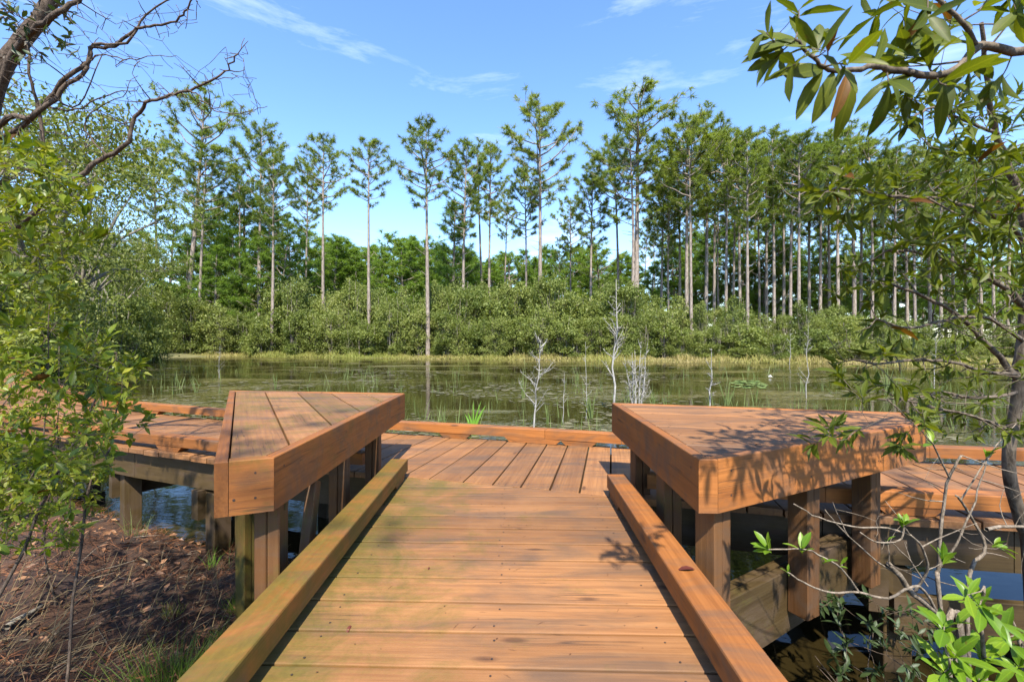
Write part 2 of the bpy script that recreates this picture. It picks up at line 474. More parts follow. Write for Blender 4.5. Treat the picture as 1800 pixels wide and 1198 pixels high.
def shore_dist(x, y):
    """signed distance to the waterline, positive on land (numpy arrays)"""
    x = np.asarray(x, dtype=float); y = np.asarray(y, dtype=float)
    d2 = np.full(x.shape, 1e18); inside = np.zeros(x.shape, dtype=bool)
    n = len(SHORE)
    for i in range(n):
        ax, ay = SHORE[i]; bx, by = SHORE[(i + 1) % n]
        dx, dy = bx - ax, by - ay
        t = np.clip(((x - ax) * dx + (y - ay) * dy) / (dx * dx + dy * dy), 0, 1)
        d2 = np.minimum(d2, (x - ax - t * dx) ** 2 + (y - ay - t * dy) ** 2)
        cond = ((ay > y) != (by > y)) & (x < (bx - ax) * (y - ay) / (by - ay + 1e-12) + ax)
        inside ^= cond
    d = np.sqrt(d2)
    return np.where(inside, -d, d)

def wob(x, y):
    return 0.035 * np.sin(3.1 * x + 1.7 * y) + 0.03 * np.sin(5.3 * y - 2.2 * x + 1.0) + 0.015 * np.sin(9.1 * x + 7.7 * y)

def ground_z(x, y):
    x = np.asarray(x, dtype=float); y = np.asarray(y, dtype=float)
    s = shore_dist(x, y)
    near = np.clip(1 - (np.hypot(x, y) - 6) / 10, 0, 1)
    land = WATER_Z + 0.02 + (0.55 * near + 0.45 * (1 - near)) * (1 - np.exp(-np.maximum(s, 0) / (1.6 + 4 * (1 - near)))) + wob(x, y) * np.clip(s / 0.5, 0, 1) * (0.6 + near)
    bed = WATER_Z - 0.9 * (1 - np.exp(np.minimum(s, 0) / 1.5)) - 0.004
    return np.where(s > 0, land, bed)

def gz(x, y):
    return float(ground_z(np.array([x]), np.array([y]))[0])

def axis_coords(fine_lo, fine_hi, step, far):
    c = list(np.arange(fine_lo, fine_hi + 1e-6, step))
    s, v = step, fine_hi
    while v < far:
        s *= 1.18; v += s; c.append(v)
    s, v = step, fine_lo
    while v > -far:
        s *= 1.18; v -= s; c.insert(0, v)
    return np.array(c)

gx = axis_coords(-6.0, 4.0, 0.09, 900.0)
gy = axis_coords(-1.5, 5.5, 0.09, 900.0)
XX, YY = np.meshgrid(gx, gy)
ZZ = ground_z(XX, YY)
gv = np.stack([XX.ravel(), YY.ravel(), ZZ.ravel()], 1)
nx, ny = len(gx), len(gy)
ii, jj = np.meshgrid(np.arange(nx - 1), np.arange(ny - 1))
b0 = (jj * nx + ii).ravel()
gf = np.stack([b0, b0 + 1, b0 + nx + 1, b0 + nx], 1)
ground = link('ground', mesh_np('ground', gv, gf, ground_material(), smooth=True))
props(ground, 'brown leaf covered bank and marshy shore around the pond', kind='structure')
wv = np.array([(x, y, WATER_Z) for x, y in SHORE])
# the water sheet reaches a little under the banks all round
cen = np.array([10.0, 18.0, 0])
wv2 = []
for (x, y) in SHORE:
    v = np.array([x - cen[0], y - cen[1]]); l = np.hypot(*v)
    v = v / l * (l + 1.2)
    wv2.append((cen[0] + v[0], cen[1] + v[1], WATER_Z))
bmw = bmesh.new()
fw = bmw.faces.new([bmw.verts.new(p) for p in wv2])
bmesh.ops.triangulate(bmw, faces=[fw])
bmesh.ops.recalc_face_normals(bmw, faces=bmw.faces)
mew = bpy.data.meshes.new('water'); bmw.to_mesh(mew); bmw.free()
mew.materials.append(water_material())
if mew.polygons[0].normal.z < 0:
    mew.flip_normals()
water = link('water', mew)
props(water, 'still olive brown pond water with a film of weed', kind='structure')

# ------------------------------------------------------------------ boards
def slab(name, poly, z0, z1, ang, mat, parent, bev=0.004, moss=0.3, jitter=0.0):
    """flat board: plan polygon (world xy), between z0 and z1, its own x axis along ANG"""
    cx = sum(p[0] for p in poly) / len(poly); cy = sum(p[1] for p in poly) / len(poly)
    ca, sa = math.cos(-ang), math.sin(-ang)
    loc = [((p[0] - cx) * ca - (p[1] - cy) * sa, (p[0] - cx) * sa + (p[1] - cy) * ca) for p in poly]
    bm = bmesh.new()
    bot = [bm.verts.new((x, y, (z0 - z1))) for x, y in loc]
    top = [bm.verts.new((x, y, 0)) for x, y in loc]
    n = len(loc)
    area = sum(loc[i][0] * loc[(i + 1) % n][1] - loc[(i + 1) % n][0] * loc[i][1] for i in range(n))
    if area < 0:
        bot.reverse(); top.reverse()
    bm.faces.new(top); bm.faces.new(bot[::-1])
    for i in range(n):
        j = (i + 1) % n
        bm.faces.new((bot[i], bot[j], top[j], top[i]))
    if bev:
        bm.edges.ensure_lookup_table()
        ed = [e for e in bm.edges if all(v.co.z > -1e-6 for v in e.verts)]
        bmesh.ops.bevel(bm, geom=ed, offset=bev, segments=2, affect='EDGES', profile=0.5)
    me = bpy.data.meshes.new(name); bm.to_mesh(me); bm.free()
    me.materials.append(mat)
    q = Quaternion((0, 0, 1), ang)
    if jitter:
        q = Quaternion((1, 0, 0), random.uniform(-1, 1) * jitter) @ q
    o = link(name, me, parent, (cx, cy, z1 + (random.uniform(-1, 1) * jitter * 0.15 if jitter else 0)), q)
    o['moss'] = moss
    return o

def beam(name, a, b, width, z0, z1, mat, parent, moss=0.3, bev=0.004, side=0.0, cut_a=None, cut_b=None):
    """straight timber from a to b (plan), WIDTH thick, offset SIDE to its left; cut_* are end-cut directions in plan"""
    a = Vector(a[:2]); b = Vector(b[:2])
    t = (b - a).normalized(); nrm = Vector((-t.y, t.x))
    off0 = nrm * (side - width / 2); off1 = nrm * (side + width / 2)
    def end(p, off, cut):
        q = p + off
        if cut is None: return (q.x, q.y)
        c = Vector(cut[:2])
        den = t.x * c.y - t.y * c.x
        k = ((p.x - q.x) * c.y - (p.y - q.y) * c.x) / den
        q = q + t * k
        return (q.x, q.y)
    poly = [end(a, off0, cut_a), end(b, off0, cut_b), end(b, off1, cut_b), end(a, off1, cut_a)]
    return slab(name, poly, z0, z1, math.atan2(t.y, t.x), mat, parent, bev, moss)

def wedge_block(name, a, b, width, z0, z1, mat, parent, moss=0.3, taper=0.05):
    """spacer block under a kerb rail with both ends cut slanting"""
    a = Vector(a[:2]); b = Vector(b[:2])
    L = (b - a).length; h = z1 - z0; w = width / 2
    v = [(-L/2, -w, 0), (L/2, -w, 0), (L/2, w, 0), (-L/2, w, 0),
         (-L/2 + taper, -w, -h), (L/2 - taper, -w, -h), (L/2 - taper, w, -h), (-L/2 + taper, w, -h)]
    f = [(0, 1, 2, 3), (7, 6, 5, 4), (4, 5, 1, 0), (5, 6, 2, 1), (6, 7, 3, 2), (7, 4, 0, 3)]
    me = bpy.data.meshes.new(name); me.from_pydata(v, [], f); me.update()
    me.materials.append(mat)
    c = (a + b) / 2
    o = link(name, me, parent, (c.x, c.y, z1), Quaternion((0, 0, 1), math.atan2(b.y - a.y, b.x - a.x)))
    o['moss'] = moss
    return o

def post(name, x, y, z0, z1, ang, mat, parent, w=0.088, d=0.088, moss=0.3, lean=0.0):
    """one upright timber; its local x runs up the grain"""
    bm = bmesh.new()
    L = z1 - z0
    bmesh.ops.create_cube(bm, size=1.0)
    for v in bm.verts:
        v.co = Vector((v.co.x * L, v.co.y * w, v.co.z * d))
    bmesh.ops.bevel(bm, geom=[e for e in bm.edges], offset=0.004, segments=1, affect='EDGES')
    me = bpy.data.meshes.new(name); bm.to_mesh(me); bm.free()
    me.materials.append(mat)
    q = Quaternion((0, 0, 1), ang) @ Quaternion((1, 0, 0), lean) @ Quaternion((0, 1, 0), -math.pi / 2)
    o = link(name, me, parent, (x, y, (z0 + z1) / 2), q)
    o['moss'] = moss
    return o

def twin_post(x, y, z0, z1, ang, parent, mat=None, moss=0.3):
    """two timbers standing side by side with a dark seam between them"""
    mat = mat or M_POST
    c, s = math.cos(ang), math.sin(ang)
    for k in (-1, 1):
        post('post', x + k * 0.0235 * c, y + k * 0.0235 * s, z0, z1 - (0.0 if k < 0 else 0.003), ang, mat, parent, 0.0895, 0.0445, moss)

class Dots:
    """screw heads: little recessed discs on board faces, joined into one part"""
    def __init__(s): s.v = []; s.f = []
    def add(s, p, n, r=0.0045):
        if random.random() < 0.2: return
        r *= random.uniform(0.7, 0.95)
        p = Vector(p); n = Vector(n).normalized()
        u = n.orthogonal().normalized(); w = n.cross(u)
        b = len(s.v)
        for k in range(7):
            a = k * 2 * math.pi / 7
            s.v.append(p + n * 0.0009 + (u * math.cos(a) + w * math.sin(a)) * r)
        s.v.append(p + n * 0.0013)
        for k in range(7):
            s.f.append((b + k, b + (k + 1) % 7, b + 7))
    def build(s, parent):
        me = bpy.data.meshes.new('screw_head'); me.from_pydata([tuple(v) for v in s.v], [], s.f); me.update()
        me.materials.append(M_SCREW)
        return props(link('screw_head', me, parent), kind='stuff')

def isect(p, d, a, b):
    """line p + t d with the line a-b"""
    e = (b[0] - a[0], b[1] - a[1])
    den = d[0] * e[1] - d[1] * e[0]
    t = ((a[0] - p[0]) * e[1] - (a[1] - p[1]) * e[0]) / den
    return Vector((p[0] + t * d[0], p[1] + t * d[1]))

RAIL_B, RAIL_T = 0.046, 0.125
# ---- approach walkway
walk = empty('approach_walkway', (0, 0.6, 0), 'straight plank approach walkway with low kerb rails leading onto the pond boardwalk', 'walkway')
MITRE_A, MITRE_B = at(700, 836.3), at(1085, 871.8)       # where the approach meets the pond boardwalk
lin_i = (Vector((-0.672, 1.068)), Vector((-0.690, 3.01)))    # left rail, inner top edge
lin_o = (Vector((-0.782, 1.068)), Vector((-0.805, 3.03)))
rin_i = (Vector((0.537, 1.068)), Vector((0.560, 2.667)))
rin_o = (Vector((0.644, 1.068)), Vector((0.667, 2.69)))
BA = math.radians(-1.5)                                      # boards run just off square to the view
bdir = (math.cos(BA), math.sin(BA))
ldir = lin_o[1] - lin_o[0]; rdir = rin_o[1] - rin_o[0]
dots = Dots()
mit_a, mit_b = Vector((MITRE_A.x, MITRE_A.y)), Vector((MITRE_B.x, MITRE_B.y))
cuts = [1.271, 1.424, 1.584, 1.746, 1.893, 2.045, 2.206, 2.358, 2.512, 2.666, 2.822, 2.98, 3.13]
y0 = 1.271
while y0 > -1.6:
    y0 -= 0.1545; cuts.insert(0, y0)
def clip_half(poly, a, b):
    """keep the part of POLY on the near side of line a-b"""
    def sd(p): return (b[0] - a[0]) * (p[1] - a[1]) - (b[1] - a[1]) * (p[0] - a[0])
    out = []
    for i in range(len(poly)):
        p, q = poly[i], poly[(i + 1) % len(poly)]
        sp, sq = sd(p), sd(q)
        if sp <= 0: out.append(p)
        if (sp < 0 < sq) or (sq < 0 < sp):
            t = sp / (sp - sq)
            out.append((p[0] + (q[0] - p[0]) * t, p[1] + (q[1] - p[1]) * t))
    return out
mclip_a = mit_a + (mit_b - mit_a).normalized().orthogonal() * 0.0
nm = (mit_b - mit_a).normalized(); nm = Vector((nm.y, -nm.x)) * 0.003
tilt_j = [random.uniform(-0.004, 0.004) for _ in range(len(cuts))]
for i in range(len(cuts) - 1):
    g = random.uniform(0.0045, 0.0068)
    d0 = (math.cos(BA + tilt_j[i]), math.sin(BA + tilt_j[i]))
    d1 = (math.cos(BA + tilt_j[i + 1]), math.sin(BA + tilt_j[i + 1]))
    p0 = (0, cuts[i] + g); p1 = (0, cuts[i + 1] - g)
    e = random.uniform(-0.012, 0.012)
    a = isect(p0, d0, lin_o[0] - Vector((e, 0)), lin_o[1] - Vector((e, 0))); b = isect(p0, d0, rin_o[0] + Vector((e, 0)), rin_o[1] + Vector((e, 0)))
    c = isect(p1, d1, rin_o[0] + Vector((e, 0)), rin_o[1] + Vector((e, 0))); d = isect(p1, d1, lin_o[0] - Vector((e, 0)), lin_o[1] - Vector((e, 0)))
    poly = clip_half([tuple(a), tuple(b), tuple(c), tuple(d)], mit_a + nm, mit_b + nm)
    if len(poly) < 3: continue
    ar = abs(sum(poly[k][0] * poly[(k + 1) % len(poly)][1] - poly[(k + 1) % len(poly)][0] * poly[k][1] for k in range(len(poly)))) / 2
    if ar < 0.004: continue
    slab('plank', poly, -0.038, 0.0, BA, M_DECK, walk, 0.003, 0.45, 0.006)
    if cuts[i] > 0.9:
        ym = (cuts[i] + cuts[i + 1]) / 2
        for sx in (-0.60, -0.05, 0.47):
            for k in (-0.045, 0.042):
                q = (sx + random.uniform(-.012, .012), ym + k + random.uniform(-.006, .006) + sx * math.tan(BA))
                if (mit_b.x - mit_a.x) * (q[1] - mit_a.y) - (mit_b.y - mit_a.y) * (q[0] - mit_a.x) < -0.02:
                    dots.add((q[0], q[1], 0.0012), (0, 0, 1), 0.0042)
dots.build(walk)
def along(line, y):
    d = line[1] - line[0]
    return line[0] + d * ((y - line[0].y) / d.y)
lm = ((lin_i[0] + lin_o[0]) / 2, (lin_i[1] + lin_o[1]) / 2)
rm = ((rin_i[0] + rin_o[0]) / 2, (rin_i[1] + rin_o[1]) / 2)
kr = beam('kerb_rail', along(lm, -1.4), lm[1], 0.112, RAIL_B, RAIL_T, M_TRIM, walk, 0.43, 0.007)
kr = beam('kerb_rail', along(rm, -1.4), rm[1], 0.108, RAIL_B, RAIL_T, M_TRIM, walk, 0.22, 0.007)
for y in (2.86, 1.06, -0.7):
    wedge_block('spacer_block', along(lm, y + 0.13), along(lm, y - 0.13), 0.09, 0.0012, RAIL_B - 0.001, M_TRIM, walk, 0.3, 0.04)
for y in (2.53, 0.75, -0.9):
    wedge_block('spacer_block', along(rm, y + 0.13), along(rm, y - 0.13), 0.09, 0.0012, RAIL_B - 0.001, M_TRIM, walk, 0.2, 0.04)
for ln, yy in ((lm, 2.95), (rm, 2.6)):
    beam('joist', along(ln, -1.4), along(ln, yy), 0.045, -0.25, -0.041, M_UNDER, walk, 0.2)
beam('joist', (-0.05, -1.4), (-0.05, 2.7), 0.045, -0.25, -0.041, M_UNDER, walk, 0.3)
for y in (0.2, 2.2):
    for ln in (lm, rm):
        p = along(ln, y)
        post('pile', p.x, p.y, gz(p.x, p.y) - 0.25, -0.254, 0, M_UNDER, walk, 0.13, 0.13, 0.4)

# ---- pond boardwalk
pw = empty('pond_boardwalk', (0, 3.6, 0), 'angled plank boardwalk crossing over the pond edge, with low kerb rails on spacer blocks', 'boardwalk')
far = [Vector((-14.6, 13.6)), Vector((-9.4, 9.05)), Vector((-6.4, 6.75)), Vector((-5.27, 5.98)), Vector((-3.35, 5.18)), Vector((-1.194, 4.46)), Vector((0.925, 3.853)), Vector((3.08, 3.42)), Vector((7.4, 2.75))]
near = [Vector((-15.6, 12.6)), Vector((-10.3, 8.1)), Vector((-7.3, 5.75)), Vector((-5.3, 4.72)), Vector((-3.28, 3.85)), Vector((-2.27, 3.47)), Vector((-0.80, 3.065)), mit_a, mit_b, Vector((1.665, 2.39)), Vector((2.55, 2.245)), Vector((7.2, 1.55))]
def poly_at(pl, s):
    for i in range(len(pl) - 1):
        l = (pl[i + 1] - pl[i]).length
        if s <= l or i == len(pl) - 2:
            return pl[i] + (pl[i + 1] - pl[i]) * (s / l)
        s -= l
def ray_poly(p, d, pl):
    best = None
    for i in range(len(pl) - 1):
        a, b = pl[i], pl[i + 1]
        e = b - a
        den = d[0] * e[1] - d[1] * e[0]
        if abs(den) < 1e-9: continue
        t = ((a[0] - p[0]) * e[1] - (a[1] - p[1]) * e[0]) / den
        u = ((a[0] - p[0]) * d[1] - (a[1] - p[1]) * d[0]) / den
        if -1e-6 <= u <= 1 + 1e-6 and t > 0 and (best is None or t < best[0]):
            best = (t, Vector((p[0] + d[0] * t, p[1] + d[1] * t)))
    return best[1] if best else None
flen = sum((far[i + 1] - far[i]).length for i in range(len(far) - 1))
dots = Dots()
def tilt_at(x):
    return math.radians(float(np.interp(x, [-14, -9, -6, -4.5, -2.6, -0.9, -0.45, -0.12, 0.0, 3.5, 7], [47, 45, 36, 24, 19.5, 17.5, 16.6, 15.5, 12.3, 12.2, 9])))
prev = None
# cut lines: spaced so that one gap passes the photo's board lines near x = 0.24 m on the far edge
# walk along the far edge in steps of one board
s_marks = []
s = 0.35
acc = 0
while s < flen - 0.5:
    s_marks.append(s); s += 0.1818 + random.uniform(-0.002, 0.002)
for s in s_marks:
    f = poly_at(far, s)
    tl = tilt_at(f.x)
    d = (-math.sin(tl), -math.cos(tl))
    nr = ray_poly((f.x - d[0] * 0.01, f.y - d[1] * 0.01), d, near)
    if nr is None:
        prev = None; continue
    if prev is not None:
        pf, pn, ptl = prev
        g = 0.0055
        ax = Vector((math.cos(tl), -math.sin(tl))) * g; axp = Vector((math.cos(ptl), -math.sin(ptl))) * g
        e = Vector((math.sin(tl), math.cos(tl)))
        j1, j2 = random.uniform(-0.008, 0.0), (random.uniform(0, 0.006) if not (-0.7 < nr.x < 0.7) else 0.006)
        poly = [tuple(pn + axp + e * j2), tuple(nr - ax + e * j2), tuple(f - ax + e * j1), tuple(pf + axp + e * j1)]
        slab('plank', poly, -0.038, 0.0, math.pi / 2 - tl, M_DECK, pw, 0.004, 0.05 if f.x > -1 else -0.12, 0.006)
        if -4.5 < f.x < 4:
            for k in (0.07, 0.5, 0.93):
                m1 = (pn + axp).lerp(pf + axp, k); m2 = (nr - ax).lerp(f - ax, k)
                for u in (0.22, 0.78):
                    q = m1.lerp(m2, u + random.uniform(-.05, .05))
                    dots.add((q.x, q.y, 0.0012), (0, 0, 1), 0.0045)
    prev = (f, nr, tl)
dots.build(pw)
def offset_poly(pl, off):
    """parallel polyline, offset to the left of travel"""
    out = []
    for i in range(len(pl)):
        t0 = (pl[i] - pl[i - 1]).normalized() if i else None
        t1 = (pl[i + 1] - pl[i]).normalized() if i < len(pl) - 1 else None
        ts = [t for t in (t0, t1) if t is not None]
        n = sum((Vector((-t.y, t.x)) for t in ts), Vector((0, 0))).normalized()
        k = n.dot(Vector((-ts[0].y, ts[0].x)))
        out.append(pl[i] + n * (off / k))
    return out
def rail_run(pl, moss, mat=M_TRIM, z0=RAIL_B, z1=RAIL_T, width=0.095):
    for i in range(len(pl) - 1):
        a, b = pl[i], pl[i + 1]
        t = (b - a).normalized()
        def bis(j):
            if j == 0 or j == len(pl) - 1: return None
            return ((pl[j] - pl[j - 1]).normalized() + (pl[j + 1] - pl[j]).normalized()).orthogonal()
        beam('kerb_rail', a + t * 0.0015, b - t * 0.0015, width, z0, z1, mat, pw, moss, 0.006, 0, bis(i), bis(i + 1))
        n = max(1, int((b - a).length / 2.2))
        for k in range(n):
            c = a.lerp(b, (k + 0.5) / n) if n > 1 else a.lerp(b, 0.45)
            wedge_block('spacer_block', c + t * 0.16, c - t * 0.16, 0.085, 0.0012, z0 - 0.001, mat, pw, moss)
fo = offset_poly(far, -0.035)
joint = at(945, 770, 0.12)                                   # the far rail has a joint with a block under it here
fr = [fo[0], fo[1], fo[2], fo[3], Vector((-3.30, 5.16)), Vector((-1.19, 4.43)), Vector((0.30, 4.02)), Vector((0.92, 3.82)), fo[7], fo[8]]
# straight lengths; blocks are added at the joints
rail_run(fr, 0.02)
wedge_block('spacer_block', Vector((0.44, 3.975)), Vector((-0.06, 4.115)), 0.085, 0.0014, RAIL_B - 0.0006, M_TRIM, pw, 0.02, 0.05)
no = offset_poly(near, 0.085)
rail_run([no[0], no[1], no[2], no[3], no[4], no[5], Vector((-1.02, 3.19))], 0.12)
rail_run([Vector((0.80, 2.70)), no[9], no[10], no[11]], 0.42)
ni, fi = offset_poly(near, 0.10), offset_poly(far, -0.10)
for pl in (ni, fi):
    for i in range(len(pl) - 1):
        t = (pl[i + 1] - pl[i]).normalized()
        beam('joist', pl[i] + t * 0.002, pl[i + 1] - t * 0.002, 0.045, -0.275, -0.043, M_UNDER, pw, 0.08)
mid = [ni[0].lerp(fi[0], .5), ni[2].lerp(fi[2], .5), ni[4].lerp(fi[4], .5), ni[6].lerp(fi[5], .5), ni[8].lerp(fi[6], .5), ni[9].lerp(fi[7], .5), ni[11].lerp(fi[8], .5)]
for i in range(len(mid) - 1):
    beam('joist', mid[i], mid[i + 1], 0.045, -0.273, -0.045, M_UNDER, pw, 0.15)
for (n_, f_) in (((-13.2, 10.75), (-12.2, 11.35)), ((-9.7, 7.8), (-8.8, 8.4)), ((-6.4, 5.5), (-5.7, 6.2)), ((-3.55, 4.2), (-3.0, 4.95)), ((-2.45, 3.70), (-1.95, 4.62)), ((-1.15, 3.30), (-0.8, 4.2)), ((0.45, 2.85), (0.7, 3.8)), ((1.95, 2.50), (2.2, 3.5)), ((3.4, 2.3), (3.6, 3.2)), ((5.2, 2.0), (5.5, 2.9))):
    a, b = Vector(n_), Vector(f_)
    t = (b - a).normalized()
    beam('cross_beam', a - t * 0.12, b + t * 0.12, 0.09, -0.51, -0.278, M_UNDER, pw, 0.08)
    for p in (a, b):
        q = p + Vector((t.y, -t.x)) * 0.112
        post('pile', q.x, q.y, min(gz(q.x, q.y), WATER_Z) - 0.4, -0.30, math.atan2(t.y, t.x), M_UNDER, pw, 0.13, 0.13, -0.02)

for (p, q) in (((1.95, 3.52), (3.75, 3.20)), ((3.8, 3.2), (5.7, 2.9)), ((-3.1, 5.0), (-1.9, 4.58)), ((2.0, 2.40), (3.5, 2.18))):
    beam('cross_beam', p, q, 0.045, -0.62, -0.42, M_UNDER, pw, 0.2)  # lower girts added to block the sky's reflection in the water

# ------------------------------------------------------------------ benches
SEAT = 0.49
def fascia(parent, a, b, h, th, moss, mat, cut_a=None, cut_b=None, ztop=SEAT):
    """rim board on edge: outer face along a-b, thickness to the left of a->b"""
    a = Vector(a); b = Vector(b)
    t = (b - a).normalized(); nrm = Vector((-t.y, t.x))
    def end(p, cut):
        q = p + nrm * th
        if cut is None: return q
        c = Vector(cut)
        den = t.x * c.y - t.y * c.x
        k = ((p.x - q.x) * c.y - (p.y - q.y) * c.x) / den
        return q + t * k
    poly = [tuple(a), tuple(b), tuple(end(b, cut_b)), tuple(end(a, cut_a))]
    o = slab('fascia_board', poly, ztop - h, ztop, math.atan2(t.y, t.x), mat, parent, 0.005, moss)
    return o

def bench(label, outline, plank_dir, plank_w, moss_side, moss_top, posts, loc, phase=0.0, butt=False):
    """flat-topped bench: rim boards round the outline (counter-clockwise), planks laid inside them"""
    t = empty('bench', loc, label, 'bench', 'angular plank benches either side of the walkway')
    n = len(outline)
    O = [Vector(p) for p in outline]
    bis = []
    for i in range(n):
        u = (O[i] - O[i - 1]).normalized(); v = (O[(i + 1) % n] - O[i]).normalized()
        m = Vector((-u.y, u.x)) + Vector((-v.y, v.x))
        bis.append(m.normalized())
    th = 0.042
    for i in range(n):
        a, b = O[i], O[(i + 1) % n]
        tt = (b - a).normalized()
        ca_, cb_ = bis[i], bis[(i + 1) % n]
        if butt and i == 0:                    # the squared end board butts against the side board
            sd_ = (O[0] - O[-1]).normalized()
            a = a + tt * (th / abs(tt.x * sd_.y - tt.y * sd_.x) + 0.001); ca_ = sd_
        if butt and i == n - 1:
            cb_ = (O[1] - O[0]).normalized()
        fascia(t, a + tt * 0.0008, b - tt * 0.0008, 0.195, th, moss_side[i], M_TRIM, ca_, cb_)
    inner = []
    for i in range(n):
        u = (O[i] - O[i - 1]).normalized()
        nu = Vector((-u.y, u.x)); k = bis[i].dot(nu)
        inner.append(O[i] + bis[i] * ((th + 0.006) / k))
    d = Vector(plank_dir).normalized(); nrm = Vector((-d.y, d.x))
    offs = [p.dot(nrm) for p in inner]
    lo, hi = min(offs), max(offs)
    sd = Dots()
    s = lo - phase
    while s < hi:
        p1, p2 = s + 0.004, s + plank_w - 0.004
        # cut the inner outline with the strip p1..p2
        def clip(poly, lim, keep_greater):
            out = []
            for i in range(len(poly)):
                a, b = poly[i], poly[(i + 1) % len(poly)]
                da, db = a.dot(nrm) - lim, b.dot(nrm) - lim
                if not keep_greater: da, db = -da, -db
                if da >= 0: out.append(a)
                if (da > 0) != (db > 0):
                    out.append(a.lerp(b, da / (da - db)))
            return out
        poly = clip(clip(inner, p1, True), p2, False)
        s += plank_w
        if len(poly) < 3: continue
        ar = abs(sum(poly[k].x * poly[(k + 1) % len(poly)].y - poly[(k + 1) % len(poly)].x * poly[k].y for k in range(len(poly)))) / 2
        if ar < 0.0015: continue
        slab('seat_plank', [tuple(p) for p in poly], SEAT - 0.044, SEAT - 0.003, math.atan2(d.y, d.x), M_DECK, t, 0.004, moss_top, 0.003)
        c = sum(poly, Vector((0, 0))) / len(poly)
        for v in poly:
            q = v.lerp(c, 0.16)
            sd.add((q.x, q.y, SEAT - 0.0018), (0, 0, 1), 0.0042)
    for i in range(n):
        a, b = O[i], O[(i + 1) % n]
        tt = (b - a).normalized(); nn = Vector((tt.y, -tt.x, 0))
        L = (b - a).length
        for k in ((0.06, L - 0.06) if L < 0.5 else (0.07, L * 0.36, L * 0.7, L - 0.07)):
            if k < 0.02 or k > L - 0.02: continue
            for h in (0.05, 0.14):
                q = a + tt * k
                sd.add((q.x, q.y, SEAT - h), nn, 0.0055)
    sd.build(t)
    # bearers under the planks and the posts
    for (x, y, z0, ang, ms) in posts:
        twin_post(x, y, z0, SEAT - 0.05, ang, t, None, ms)
    return t, inner

# left bench
LN, LR, LFR, LFL = (-1.038, 1.585), (-0.865, 1.655), (-0.847, 3.60), (-2.36, 3.80)
lb, li_ = bench('flat plank bench left of the walkway, its squared end facing the viewer mottled with moss',
            [LN, LR, LFR, LFL], Vector(LFL) - Vector(LN), 0.222, [0.27, 0.20, -0.1, 0.1], 0.28,
            [(-0.93, 1.76, gz(-0.93, 1.76) - 0.2, math.radians(6), 0.24), (-0.955, 2.52, gz(-0.95, 2.5) - 0.2, math.radians(5), 0.1), (-0.945, 3.10, gz(-0.9, 3.05) - 0.2, math.radians(5), 0.2),
             (-1.48, 2.55, gz(-1.5, 2.55) - 0.2, math.radians(60), 0.4), (-2.0, 3.40, gz(-2.0, 3.3) - 0.2, math.radians(60), 0.4)], (-1.2, 2.6, -0.5), 0.006, True)
beam('bearer', (-1.09, 1.74), (-0.885, 1.79), 0.045, SEAT - 0.235, SEAT - 0.05, M_UNDER, lb, 0.3)
beam('bearer', (-1.52, 2.50), (-0.91, 2.58), 0.045, SEAT - 0.19, SEAT - 0.05, M_UNDER, lb, 0.2)
beam('bearer', (-2.0, 3.33), (-0.91, 3.16), 0.045, SEAT - 0.19, SEAT - 0.05, M_UNDER, lb, 0.2)
post('brace', -0.90, 1.98, -0.42, SEAT - 0.20, math.radians(8), M_POST, lb, 0.085, 0.042, 0.25, math.radians(-22))
# right bench
RN, RC, R1, R2, RFL = (0.668, 1.63), (0.737, 1.628), (2.13, 2.34), (2.31, 2.655), (0.672, 3.065)
rb, ri_ = bench('flat triangular plank bench right of the walkway, partly behind the leafy bay branches',
            [RFL, RN, RC, R1, R2], Vector(R2) - Vector(RFL), 0.195, [0.14, 0.05, 0.1, 0.1, 0.05], 0.12,
            [(0.765, 1.735, -0.52, math.radians(28), 0.38), (0.775, 2.25, -0.5, math.radians(6), 0.5), (0.77, 2.735, -0.5, math.radians(6), 0.1),
             (1.30, 2.03, -0.305, math.radians(28), 0.25), (1.80, 2.315, -0.32, math.radians(28), 0.45), (1.12, 2.62, -0.5, math.radians(-14), 0.2)], (1.2, 2.3, -0.3), 0.01)
# long bearer the outer posts are bolted to
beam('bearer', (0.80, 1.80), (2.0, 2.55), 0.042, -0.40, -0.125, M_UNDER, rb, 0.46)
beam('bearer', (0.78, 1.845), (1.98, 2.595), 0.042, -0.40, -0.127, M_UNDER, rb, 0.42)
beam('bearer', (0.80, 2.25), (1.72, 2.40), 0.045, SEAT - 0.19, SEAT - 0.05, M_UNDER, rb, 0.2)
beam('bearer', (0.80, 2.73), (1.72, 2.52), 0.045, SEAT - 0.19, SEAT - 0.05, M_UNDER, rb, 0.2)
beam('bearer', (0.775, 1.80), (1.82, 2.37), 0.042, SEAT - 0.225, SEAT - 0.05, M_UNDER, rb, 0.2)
post('brace', 0.90, 2.08, -0.75, -0.14, math.radians(20), M_POST, rb, 0.085, 0.042, 0.5, math.radians(14))
# ------------------------------------------------------------------ foliage builders
def unit(v):
    return v / (np.linalg.norm(v, axis=-1, keepdims=True) + 1e-9)

def rand_dirs(n, up=0.0):
    v = RNG.normal(size=(n, 3)); v[:, 2] += up
    return unit(v)

